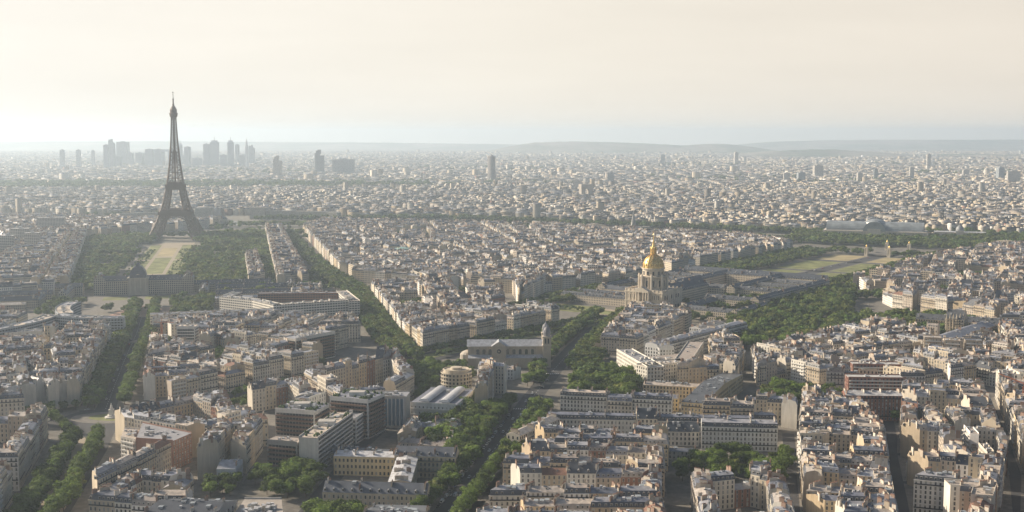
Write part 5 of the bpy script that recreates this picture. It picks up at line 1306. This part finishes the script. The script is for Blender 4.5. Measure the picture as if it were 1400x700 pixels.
def tree_mass(name, label, items, base, mats=('leaves_mass',)):
    Vs, Ls, Is, Ts = [], [], [], []; off = 0
    for x, y, h, seed in items:
        b = base[seed % len(base)]; a = random.uniform(0, 6.28); c, s = math.cos(a), math.sin(a); k = h * random.uniform(1.15, 1.6)
        V = b[0]; W = np.empty_like(V); W[:, 0] = x + (V[:, 0] * c - V[:, 1] * s) * k; W[:, 1] = y + (V[:, 0] * s + V[:, 1] * c) * k; W[:, 2] = V[:, 2] * h
        Vs.append(W); Ls.append(b[1]); Is.append(b[2] + off); off += len(V); t = np.array((.098, .138, .032)) * random.uniform(.65, 1.4) * np.array((random.uniform(.85, 1.25), 1, 1)); Ts.append(np.tile(t, (len(b[1]), 1)))
    L_ = np.concatenate(Ls); o = obj(name, np_mesh(name, np.concatenate(Vs), L_, np.concatenate(Is).astype(np.int32), np.zeros(len(L_)), mats, np.concatenate(Ts)))
    return tag(o, label, 'trees', None, 'stuff')
def base_of(bs): return [(np.array(b.v), np.array([len(f) for f in b.f]), np.array([i for f in b.f for i in f])) for b in bs]
CR_MID = base_of([crown(80 + k, 330, .055) for k in range(4)]); CR_LO = base_of([crown(90 + k, 110, .09) for k in range(4)])
rest = [(t[0], t[1], t[2], i) for i, t in enumerate(TREES) if i not in IND_T]
tree_mass('park_trees', 'dense green trees lining avenues and filling parks further off', [t for t in rest if t[1] < 1700], CR_MID)
fr = [t for t in rest if t[1] >= 1700]
# trees sprinkled through the far city, with clumps for its parks
for _ in range(2600):
    y = random.uniform(2500, 5200) ** 1.0; x = random.uniform(-.45, .45) * y
    if math.sin(x / 210 + 1) * math.cos(y / 170 + x / 600) > .45 and random.random() < .9: fr.append((x, y, random.uniform(12, 17), random.randint(0, 9)))
for cx, cy, a, b_, n in ((1250, 2620, 250, 110, 260), (900, 2700, 230, 160, 300), (1500, 3900, 300, 60, 120), (-300, 3500, 260, 30, 60)):
    for _ in range(n):
        q = random.uniform(0, 6.28); r_ = random.random() ** .5
        if cx == 900 and abs(r_) < .72: continue
        fr.append((cx + a * r_ * math.cos(q), cy + b_ * r_ * math.sin(q), random.uniform(13, 19), random.randint(0, 9)))
tree_mass('distant_trees', 'hazy trees of the tower park, the river quays and the far districts', fr, CR_LO)
wood = []
for _ in range(1500):
    q = random.uniform(0, 6.28); r_ = random.random() ** .5; wood.append((-1900 + 1650 * r_ * math.cos(q), 5300 + 430 * r_ * math.sin(q), random.uniform(12, 22) * 1.3, random.randint(0, 9)))
for _ in range(2500):
    y = random.uniform(5300, 13000); x = random.uniform(-.45, .45) * y
    if math.sin(x / 500 + 2) * math.cos(y / 420 + x / 1100) > .3: wood.append((x, y, random.uniform(20, 30), random.randint(0, 9)))
tree_mass('far_woods', 'belt of woodland fading into haze before the distant towers', wood, CR_LO)
print("trees", len(TREES))
# ------------------------------------------------------------------ far landmarks
def tower(name, label, px, topy, dist_, wpx, group=None, shape='box', dpt=None, col=(.52, .55, .58), cat='tower'):
    """a distant tower standing on its own ground point at distance dist_"""
    X = (px - 700) / FPX * (dist_ * math.cos(PITCH) + CAMZ * math.sin(PITCH)); 
    zt = 0
    for z in range(10, 330): 
        if pr(X, dist_, z)[1] <= topy: zt = z; break
    zt = zt or 60; w = wpx / FPX * dist_; dp = dpt or w * .8
    t = thing(name, label, cat, (X, dist_, 0), random.uniform(-.25, .25), group); b = MB()
    hw, hd = w / 2, dp / 2
    if shape == 'box':
        b.box(-hw, hw, -hd, hd, 0, zt, 'wall_modern', col, 'gravel_roof', (.3,) * 3); 
    elif shape == 'slant':
        for (x0, x1, za, zb) in ((-hw, hw, zt, zt * .86),):
            P = [(-hw, -hd), (hw, -hd), (hw, hd), (-hw, hd)]; Z = [za, zb, zb, za]
            for i in range(4): j = (i + 1) % 4; b.face([(*P[i], 0), (*P[j], 0), (*P[j], Z[j]), (*P[i], Z[i])], 'wall_modern', col, ((0, 0), (w, 0), (w, Z[j]), (0, Z[i])))
            b.face([(*P[i], Z[i]) for i in range(4)], 'gravel_roof', (.3,) * 3)
    elif shape == 'step':
        b.box(-hw, hw * .1, -hd, hd, 0, zt * .9, 'wall_modern', col); b.box(hw * .1 + .01, hw, -hd * .9, hd * .9, 0, zt * .8, 'wall_modern', col); b.box(-hw * .7, 0, -hd * .7, hd * .7, zt * .9, zt, 'wall_modern', col)
    elif shape == 'crown':
        b.box(-hw, hw, -hd, hd, 0, zt * .93, 'wall_modern', col); b.box(-hw * .7, hw * .7, -hd * .7, hd * .7, zt * .93, zt, 'wall', col); b.bar((0, 0, zt), (0, 0, zt + 22), 2.5, 'iron')
    elif shape == 'spike':
        b.lathe([(hw, 0), (hw, zt * .72), (hw * .55, zt * .8), (hw * .3, zt * .9), (0, zt)], 5, 'wall', col)
    elif shape == 'arch':
        b.box(-hw, -hw * .7, -hd, hd, 0, zt, 'wall_modern', col); b.box(hw * .7, hw, -hd, hd, 0, zt, 'wall_modern', col); b.box(-hw, hw, -hd - .5, hd + .5, zt * .86, zt + .5, 'wall', col, bottom=True)
    b.build('wall', t)
    m = MB(); m.box(-hw * .35, hw * .35, -hd * .35, hd * .35, zt * (.86 if shape in ('slant', 'step') else 1.0) if shape != 'spike' else zt * .5, zt + 5, 'wall', tuple(x * .8 for x in col)); 
    if shape in ('box', 'slant', 'step'): m.build('roof_plant', t)
    return t
LD = 'business district towers on the hazy horizon'
DEF = [(86, 205, 7, 'box', 'small slim tower standing alone, first of the hazy skyline'), (108, 205, 7, 'box', 'small slim tower standing alone, second of the hazy skyline'), (128, 206, 5, 'box', 'faint thin tower just before the slanted tower'),
 (146, 198, 8, 'box', 'tower with flat top leaning against the slanted tower'), (154, 191, 9, 'slant', 'tower with steeply slanted top in the hazy skyline'), (169, 194, 18, 'box', 'broad twin-fronted tower beside the slanted tower'),
 (178, 209, 11, 'box', 'darker mid-height block in front of the broad twin-fronted tower'), (192, 209, 12, 'box', 'low wide block between the broad towers'), (205, 204, 14, 'box', 'wide tower with dark crown band close to the iron tower'), (217, 204, 12, 'box', 'pale wide block against the iron tower'),
 (228, 204, 20, 'arch', 'huge hollow square arch half hidden by the iron tower'), (247, 196, 7, 'crown', 'slim tower right behind the iron tower'), (257, 201, 9, 'box', 'rounded pale tower just past the iron tower'), (248, 212, 14, 'box', 'low pale block just past the iron tower'),
 (283, 197, 11, 'box', 'grey tower joined to the tallest block'), (294, 192, 15, 'crown', 'tall grey tower with mast in the densest cluster'), (306, 212, 11, 'box', 'pale lower tower in front of the densest cluster'), (316, 192, 11, 'crown', 'dark stepped tower in the densest cluster'),
 (325, 198, 6, 'box', 'narrow tower joined to the dark stepped tower'), (338, 188, 6, 'spike', 'pointed tower tapering to a spike'), (345, 199, 9, 'slant', 'dark tower beside the pointed spike tower'), (333, 212, 12, 'box', 'low pale block under the pointed spike tower'),
 (270, 216, 14, 'box', 'low wide block before the densest cluster'), (160, 214, 16, 'box', 'low wide block under the slanted tower')]
random.seed(3)
for px, ty, w, sh, lab in DEF: tower('skyscraper', lab, px, ty, random.uniform(7800, 9000), w * .8, LD, sh)
tower('residential_tower', 'pale tower standing alone past the pointed spike tower', 380, 214, 6400, 11, None, 'step', col=(.55, .5, .44)); tower('office_tower', 'dark stepped office tower alone on the skyline', 437, 206, 6900, 13, None, 'step', col=(.25, .26, .28))
tower('office_slab', 'long low dark slab beside the stepped office tower', 470, 218, 6900, 30, None, 'box', 40, col=(.4, .4, .4), cat='office building')
ht = thing('hotel_tower', 'tall dark oval hotel tower rising alone from the middle of the city', 'tower', (*at(672, 250), 0), .5)
b = MB(); n = 24; P = [(17 * math.cos(2 * math.pi * k / n) , 26 * math.sin(2 * math.pi * k / n)) for k in range(n)]
hz = 128
for i in range(n): b.wallquad(P[i], P[(i + 1) % n], 0, hz, 'wall_windows', (.24, .225, .22))
b.face([(*p, hz) for p in P], 'gravel_roof', (.3,) * 3); b.box(-6, 6, -9, 9, hz, hz + 6, 'wall', (.25,) * 3); b.bar((0, 0, hz), (0, 0, hz + 14), .8, 'iron'); b.build('wall', ht)
# triumphal arch
ar = thing('triumphal_arch', 'massive stone triumphal arch standing above the hazy rooftops', 'monument', (262, 4250, 0), .35)
b = MB(); S = (.38, .34, .29)
b.box(-22, -7.5, -11, 11, 8, 42, 'wall', S); b.box(7.5, 22, -11, 11, 8, 42, 'wall', S); b.box(-23, 23, -12, 12, 42, 58, 'wall', S, bottom=True); b.box(-24, 24, -13, 13, 50, 52, 'wall', (.44, .4, .34)); b.box(-22, -7.5, -11, 11, 0, 8, 'wall', S); b.box(7.5, 22, -11, 11, 0, 8, 'wall', S)
for k in range(8):
    a0, a1 = math.pi * k / 8, math.pi * (k + 1) / 8; b.face([(7.5 * math.cos(a0), -11.02, 34 + 8 * math.sin(a0)), (7.5 * math.cos(a0), -11.02, 42.5), (7.5 * math.cos(a1), -11.02, 42.5), (7.5 * math.cos(a1), -11.02, 34 + 8 * math.sin(a1))], 'wall', S)
b.build('wall', ar)
# palace wings behind the iron tower
for nm, pts, lab in (('curved_palace_wing', curve_pts((-1050, 3190), (-845, 3290), 14, 7), 'curved pillared palace wing on the side of the iron tower towards the sun'), ('curved_palace_wing', curve_pts((-700, 3310), (-470, 3250), 18, 7), 'curved pillared palace wing past the iron tower')):
    l, r = offset_line(pts, 10); sp = [B([r[i], r[i + 1], l[i + 1], l[i]], 22, 'flat', (.55, .5, .42), (1, 0, 1, 0), clut=.1) for i in range(7)]
    e0 = pts[0] if nm and pts[0][0] < -900 else pts[-1]; e1 = pts[-1] if pts[0][0] < -900 else pts[0]
    sp.append(B([(e1[0] - 22, e1[1] - 16), (e1[0] + 22, e1[1] - 16), (e1[0] + 22, e1[1] + 16), (e1[0] - 22, e1[1] + 16)], 32, 'flat', (.58, .52, .44), clut=.1))
    landmark(nm, lab, 'palace', sp, 'palace wings', windows=False)
# glass-roofed exhibition palace
gp = thing('glass_roofed_palace', 'grand exhibition palace with barrel-vaulted glass roof and low dome beyond the esplanade', 'exhibition hall', (*at(1196, 326), 0), -.35)
b = MB(); b.box(-110, 110, -34, 34, 0, 19, 'wall', (.52, .46, .38)); b.box(-111, 111, -35, 35, 17, 18.2, 'wall', (.58, .52, .44)); b.box(-14, 14, -38, -34, 0, 24, 'wall', (.56, .5, .42))
for k in range(36): b.box(-107 + k * 6, -105.5 + k * 6, -35.6, -34.9, 2, 17, 'wall', (.58, .52, .44))
b.build('wall', gp)
def vault(mb, x0, x1, w, z, h, axis='x', m='glass_roof'):
    n = 12
    for k in range(n):
        a0, a1 = math.pi * k / n, math.pi * (k + 1) / n; y0, y1, z0, z1 = -w * math.cos(a0), -w * math.cos(a1), z + h * math.sin(a0), z + h * math.sin(a1)
        q = [(x0, y0, z0), (x1, y0, z0), (x1, y1, z1), (x0, y1, z1)]; mb.face(q if axis == 'x' else [(p[1], p[0], p[2]) for p in q], m, (.4,) * 3)
    for x in (x0, x1):
        q = [(x, -w * math.cos(math.pi * k / n), z + h * math.sin(math.pi * k / n)) for k in range(n + 1)]; mb.face(q if axis == 'x' else [(p[1], p[0], p[2]) for p in q], m)
v = MB(); vault(v, -104, 104, 26, 19, 19); v.build('glass_vault', gp); v = MB(); vault(v, -36, 36, 24, 19, 21, 'y'); v.lathe([(24, 33), (22, 37), (16, 41), (8, 43.5), (0, 44)], 20, 'glass_roof'); v.bar((0, 0, 44), (0, 0, 56), .8, 'iron'); v.build('glass_dome', gp)
sp_ = thing('small_domed_palace', 'smaller domed exhibition palace facing the glass-roofed one among trees', 'museum', (*at(1312, 326), 0), -.35)
b = MB(); b.box(-55, 55, -18, 18, 0, 15, 'wall', (.52, .46, .38), 'zinc', (.4, .4, .4)); b.box(-9, 9, -21, -18, 0, 18, 'wall', (.55, .5, .42)); b.build('wall', sp_); d = MB(); d.lathe([(9, 15), (9, 19), (8.6, 22), (7, 26), (4, 29), (1.2, 30.5), (1, 34), (0, 35)], 16, 'slate', (.2, .21, .22)); d.build('dome', sp_)
for k, (px, py) in enumerate(((1186, 343), (1218, 343), (1221, 345), (1252, 336))):
    p = IN((-22, 22, -22, 22)[k], (868, 868, 985, 985)[k]); c = thing('bridge_pylon', ('stone bridge pylon with gilded group, first at the esplanade end', 'stone bridge pylon with gilded group, second at the esplanade end', 'stone bridge pylon with gilded group, first across the river', 'stone bridge pylon with gilded group, second across the river')[k], 'pylon', (*p, 0), IROT, 'four bridge pylons')
    b = MB(); b.box(-3.2, 3.2, -3.2, 3.2, 0, 4, 'wall', (.5, .45, .36)); b.box(-2.2, 2.2, -2.2, 2.2, 4, 15.5, 'wall', (.54, .48, .38)); b.box(-3, 3, -3, 3, 15.5, 17, 'wall', (.56, .5, .4)); b.build('pillar', c)
    for sx in (-1, 1):
        for sy in (-1, 1): b = MB(); b.lathe([(.6, 4), (.5, 15.5)], 6, 'wall', (.56, .5, .4), 2.6 * sx, 2.6 * sy); b.build('column', c)
    b = MB(); b.lathe([(1.2, 17), (.9, 18.5), (1.3, 19.5), (.5, 21), (0, 22)], 8, 'gold'); b.box(-1.8, 1.8, -.3, .3, 18.4, 20.4, 'gold'); b.box(-.4, .4, -1.6, 1.6, 17, 19, 'gold'); b.build('gilded_statue', c)
brg = MB(); q = [IN(-20, 868), IN(20, 868), IN(20, 1040), IN(-20, 1040)]; brg.prism(ccw(q), 2.0, 3.2, 'paving', (.3,) * 3)
for v_ in range(900, 1020, 20): q2 = [IN(-18, v_), IN(18, v_), IN(18, v_ + 3), IN(-18, v_ + 3)]; brg.prism(ccw(q2), 0, 2.0, 'wall', (.4, .38, .33))
bo = brg.build('stone_bridge'); tag(bo, 'low wide stone bridge at the end of the esplanade between the pylons', 'bridge')
sp2 = thing('church_spire', 'slender grey stone church spire rising from trees behind the golden dome', 'church', (*at(866, 318), 0), .2)
b = MB(); b.box(-5, 5, -5, 5, 0, 24, 'wall', (.32, .30, .27)); b.box(5, 40, -7, 7, 0, 14, 'wall', (.34, .31, .27)); b.build('wall', sp2); b = MB(); b.lathe([(5.6, 24), (4, 32), (1.8, 46), (0, 56)], 8, 'slate', (.22, .22, .22), ph=.39); b.build('spire', sp2)
cp = thing('theatre_green_roof', 'flat building with pale green copper roof in the middle districts', 'building', (*at(552, 345, 15), 0), .3); b = MB(); b.box(-22, 22, -14, 14, 0, 18, 'wall', CREAM); b.build('wall', cp); b = MB(); b.lathe([(26, 18), (20, 23), (0, 25)], 4, 'slate', (.22, .38, .34), ph=.785); b.build('roof', cp)
for px, ty, D, w, lab in ((10, 322, 2050, 14, 'grey apartment tower at the sunward edge of the park'), (44, 318, 2150, 16, 'pale apartment tower beside the park, second from the edge'), (28, 312, 2250, 20, 'tall shaded apartment tower behind two lower ones'), (70, 297, 2500, 30, 'long shaded apartment slab above the park edge')):
    t = thing('apartment_tower', lab, 'apartment block', (0, 0, 0), .2, 'apartment towers by the park'); X, Y = at(px, ty, 42); t.location = (X, Y, 0); b = MB(); hw = w / FPX * Y / 2 * 1.2; b.box(-hw, hw, -9, 9, 0, 42, 'wall_modern', (.56, .52, .46), 'gravel_roof', (.35,) * 3); b.build('wall', t); b = MB(); b.box(-3, 3, -3, 3, 42, 45, 'wall', (.45, .44, .42)); b.build('roof_plant', t)
for k, (px, ty, D, w, lab) in enumerate(((835, 237, 5600, 9, 'pair of bluish slabs in the hazy districts'), (1006, 208, 9000, 5, 'thin tower on the hazy plain under the second hill'), (1175, 236, 5600, 7, 'bright white tower among low districts, first of three'), (1197, 231, 5900, 5, 'slim white tower, second of three'), (1246, 229, 6200, 6, 'slim white tower, third of three'), (1269, 211, 7600, 5, 'tall thin grey tower under the long ridge'), (1367, 229, 6000, 9, 'wide pale tower towards the edge'),
        (1385, 234, 5600, 16, 'wide cream slab at the edge of the far districts'), (1320, 232, 6400, 8, 'grey tower before the wide pale tower'), (1095, 236, 5700, 10, 'cream tower among the cream far blocks'), (1075, 237, 5600, 8, 'second cream tower among the cream far blocks'), (1118, 226, 6300, 12, 'hazy blue-grey tower over the far blocks'), (906, 212, 8500, 6, 'pale tower under the first hill'), (788, 246, 4900, 8, 'grey block behind the triumphal arch'))):
    tower('distant_tower', lab, px, ty, D, w, 'lone towers in the far districts', 'box', col=(.6, .56, .5) if k % 3 else (.4, .44, .46))
# ridges on the horizon
def ridge(name, y, pts, depth, m='hill_cover'):
    b = MB(); xs = [p[0] for p in pts]; zs = [p[1] for p in pts]; n = 90; rr = random.Random(y)
    X = [xs[0] + (xs[-1] - xs[0]) * i / n for i in range(n + 1)]; Z = [float(np.interp(x, xs, zs)) + rr.uniform(-2.5, 2.5) for x in X]; lv = [(-1, 0), (-.7, .25), (-.4, .7), (-.15, .95), (0, 1), (.5, .8), (1, 0)]
    for i in range(n):
        for (a, fa), (c, fc) in zip(lv, lv[1:]):
            b.face([(X[i], y + a * depth, Z[i] * fa - 1), (X[i + 1], y + a * depth, Z[i + 1] * fa - 1), (X[i + 1], y + c * depth, Z[i + 1] * fc - 1), (X[i], y + c * depth, Z[i] * fc - 1)], m)
    return struct(name, b)
def zt(px, py, D): return CAMZ + (184.0 - py) / 1640.0 * D
def hx(px, D): return (px - 700) / FPX * D * 1.0
D1 = 15500
ridge('hills', D1, [(hx(x, D1), zt(x, y, D1)) for x, y in ((560, 226), (640, 212), (700, 199), (730, 194.5), (790, 193), (850, 194.5), (905, 197), (930, 198.5), (965, 196.5), (995, 196.5), (1030, 201), (1070, 207), (1120, 213), (1200, 219))], 1500)
D2 = 21000
ridge('far_hills', D2, [(hx(x, D2), zt(x, y, D2)) for x, y in ((-120, 193.5), (200, 193), (500, 194.5), (700, 197), (900, 200), (1010, 198), (1050, 193.5), (1130, 191.5), (1220, 190.8), (1520, 190.8))], 1800)
D3 = 12500
ridge('low_hills', D3, [(hx(x, D3), zt(x, y, D3)) for x, y in ((980, 216), (1040, 207), (1100, 204), (1140, 204), (1200, 208), (1260, 212), (1330, 210), (1420, 212), (1500, 214))], 900)

# ------------------------------------------------------------------ cranes, monument, cars
def crane(label, x, y, h, jib, rot, jz=0.0):
    t = thing('tower_crane', label, 'crane', (x, y, 0), rot); m = MB(); s = .8
    for cx, cy in ((-s, -s), (s, -s), (s, s), (-s, s)): m.bar((cx, cy, 0), (cx, cy, h), .3, 'crane_paint')
    for k in range(int(h / 2)):
        for cx, cy, dx, dy in ((-s, -s, s, -s), (s, -s, s, s), (s, s, -s, s), (-s, s, -s, -s)): m.bar((cx, cy, k * 2), (dx, dy, k * 2 + 2), .16, 'crane_paint')
    m.build('mast', t); j = MB()
    for yy in (-.6, .6): j.bar((-9, yy, h), (jib, yy, h + jz), .3, 'crane_paint')
    j.bar((0, 0, h + 1.4), (jib, 0, h + jz + .4), .25, 'crane_paint'); j.bar((0, 0, h), (0, 0, h + 5), .4, 'crane_paint'); j.bar((0, 0, h + 5), (jib * .7, 0, h + jz * .7 + 1), .12, 'crane_paint'); j.bar((0, 0, h + 5), (-9, 0, h), .12, 'crane_paint'); j.box(-9, -6.5, -1, 1, h - 2, h, 'wall', (.4,) * 3, bottom=True); j.build('jib', t)
    c = MB(); c.box(.9, 2.3, -.7, .7, h - 2.2, h - .2, 'window_glass', bottom=True); c.build('cabin', t)
crane('orange tower crane rising from the rooftops beside the straight avenue', *at(222, 478), 30, 14, -.2)
crane('crane with a jib angled up over the edge of the third narrow street', *at(1398, 582), 32, 20, 2.5, 8)
mo_ = thing('stone_monument', 'white stone monument with a seated figure at the centre of the round lawn', 'monument', (*PLC, 0))
b = MB(); b.prism(disc((0, 0), 5.5, 5.5, 12), 0, 1, 'wall', (.6, .58, .54)); b.prism(disc((0, 0), 3.4, 3.4, 10), 1, 2.4, 'wall', (.62, .6, .56)); b.box(-1.6, 1.6, -1.6, 1.6, 2.4, 6.5, 'wall', (.64, .62, .58)); b.box(-1.9, 1.9, -1.9, 1.9, 6.5, 7, 'wall', (.66, .64, .6)); b.build('pedestal', mo_)
b = MB(); b.box(-1, 1, -.2, 1.1, 7, 8.6, 'wall', (.66, .64, .6)); b.lathe([(1.05, 8.2), (.95, 9.4), (.75, 10.4), (.3, 10.7), (.28, 10.9), (.42, 11.2), (.42, 11.6), (.2, 11.95), (0, 12)], 10, 'wall', (.66, .64, .6), 0, .3); b.box(-.9, .9, -1.2, -.1, 7, 8.3, 'wall', (.66, .64, .6)); b.build('seated_figure', mo_)
def mesh_of(b, n): return b.mesh(n)
def carbody(tint, van=False):
    b = MB(); P = [(-2.2, .35), (2.2, .35), (2.2, .8), (1.2, .95), (-2.1, .98)] if not van else [(-2.4, .35), (2.4, .35), (2.4, 1.1), (1.9, 1.9), (-2.4, 2.05)]
    for s in (-.88, .88): b.face([(x, s, z) for x, z in (P if s < 0 else P[::-1])], 'car_paint', tint)
    for (x0, z0), (x1, z1) in zip(P, P[1:] + P[:1]): b.face([(x0, .88, z0), (x1, .88, z1), (x1, -.88, z1), (x0, -.88, z0)][::-1], 'car_paint', tint)
    return b.mesh('body')
def carcab():
    b = MB(); lo = [(-1.95, -.82), (1.15, -.82), (1.15, .82), (-1.95, .82)]; hi = [(-1.5, -.66), (.45, -.66), (.45, .66), (-1.5, .66)]
    for i in range(4): j = (i + 1) % 4; b.face([(*lo[i], .95), (*lo[j], .95), (*hi[j], 1.45), (*hi[i], 1.45)], 'window_glass')
    return b.mesh('windows')
def carroof(t): b = MB(); b.box(-1.52, .47, -.68, .68, 1.43, 1.48, 'car_paint', t); return b.mesh('roof')
def wheelm():
    b = MB(); n = 10; P = [(.33 * math.cos(2 * math.pi * k / n), .33 + .33 * math.sin(2 * math.pi * k / n)) for k in range(n)]
    for i in range(n): j = (i + 1) % n; b.face([(P[i][0], -.1, P[i][1]), (P[i][0], .1, P[i][1]), (P[j][0], .1, P[j][1]), (P[j][0], -.1, P[j][1])], 'rubber')
    b.face([(x, -.1, z) for x, z in P], 'rubber'); b.face([(x, .1, z) for x, z in P[::-1]], 'rubber'); return b.mesh('wheel')
CC = [((.55, .55, .55), 'silver'), ((.04, .04, .045), 'black'), ((.7, .7, .68), 'white'), ((.14, .15, .17), 'dark grey'), ((.06, .09, .2), 'blue'), ((.3, .04, .03), 'red')]
CB = {c[1]: carbody(c[0]) for c in CC}; CRF = {c[1]: carroof(c[0]) for c in CC}; CV = carbody((.7, .7, .68), True); CCAB = carcab(); WH = wheelm()
random.seed(9)
def put_car(x, y, rz, lab, van=False, col='silver', grp='cars on the boulevard', z=.012):
    t = thing('van' if van else 'car', lab, 'van' if van else 'car', (x, y, z), rz, grp); obj('body', CV if van else CB[col], t)
    if not van: obj('windows', CCAB, t); obj('roof', CRF[col], t)
    else: w = MB(); w.face([(2.42, -.75, 1.15), (2.42, .75, 1.15), (2.0, .7, 1.85), (2.0, -.7, 1.85)], 'window_glass'); w.build('windshield', t)
    for wx in (-1.35, 1.4):
        for wy in (-.82, .82): obj('wheel', WH, t, (wx, wy, 0))
def cars_along(line, off, n, t0, t1, words, heading=0, grp='cars on the boulevard'):
    l, r = offset_line(line, abs(off)); ln = l if off > 0 else r; seg = [dist(a, b) for a, b in zip(ln, ln[1:])]; tot = sum(seg)
    for k in range(n):
        s = tot * (t0 + (t1 - t0) * (k + random.uniform(.25, .75)) / n); i = 0
        while i < len(seg) - 1 and s > seg[i]: s -= seg[i]; i += 1
        p = lerp(ln[i], ln[i + 1], s / seg[i]); a = math.atan2(ln[i + 1][1] - ln[i][1], ln[i + 1][0] - ln[i][0]) + heading; col = random.choices([c[1] for c in CC], (5, 5, 5, 4, 2, 1))[0]; van = random.random() < .12
        put_car(p[0], p[1], a, f"{'white van' if van else col + ' car'}, {ordw(k)} going away, {words}", van, col, grp)
cars_along(BI[1:5], -2.4, 9, 0, .95, 'middle lane of the boulevard'); cars_along(BI[1:5], 2.6, 8, 0, .95, 'opposite middle lane of the boulevard', math.pi)
cars_along(BI[1:4], -7.8, 26, 0, .95, 'parked along the boulevard kerb by the rows', 0, 'cars parked along the boulevard'); cars_along(BI[1:4], 7.8, 22, 0, .9, 'parked along the garden kerb of the boulevard', math.pi, 'cars parked along the boulevard')
cars_along(AS, 2.4, 8, .02, .6, 'lane of the straight avenue'); cars_along(AS, -7, 14, .05, .6, 'parked on the sunny side of the straight avenue')
for k in range(7): a = 2.2 + k * .62; put_car(PLC[0] + 50 * math.cos(a), PLC[1] + 33 * math.sin(a), a + math.pi / 2, f"{CC[k % 6][1]} car circling the round square, {ordw(k)} of the ring", False, CC[k % 6][1], 'cars circling the square', .02)
for k in range(12): p = lerp(IN(-5, 400), IN(-5, 850), (k + .5) / 12); put_car(p[0], p[1], math.atan2(iv[1], iv[0]), f"{CC[k % 6][1]} car, {ordw(k)} along the esplanade road", k == 4, CC[k % 6][1], 'cars on the esplanade road', .034)

# ------------------------------------------------------------------ haze
hm = bpy.data.materials.new('haze'); hm.use_nodes = True; t = hm.node_tree; t.nodes.clear()
pvn = t.nodes.new('ShaderNodeVolumePrincipled'); pvn.inputs['Color'].default_value = (0.71, 0.855, 1.0, 1); pvn.inputs['Density'].default_value = HAZE if 'HAZE' in globals() else 0.000080; pvn.inputs['Anisotropy'].default_value = 0.38
out = t.nodes.new('ShaderNodeOutputMaterial'); L(t, pvn.outputs[0], out.inputs['Volume']); MATS['haze'] = hm
b = MB(); b.box(-25900, 25900, -1400, 24500, -1.5, 345, 'haze', bottom=True); o = b.build('haze'); o['kind'] = 'stuff'
for p in o.data.polygons: pass
SC['note_count'] = len(COL.objects); print("objects", len(COL.objects))
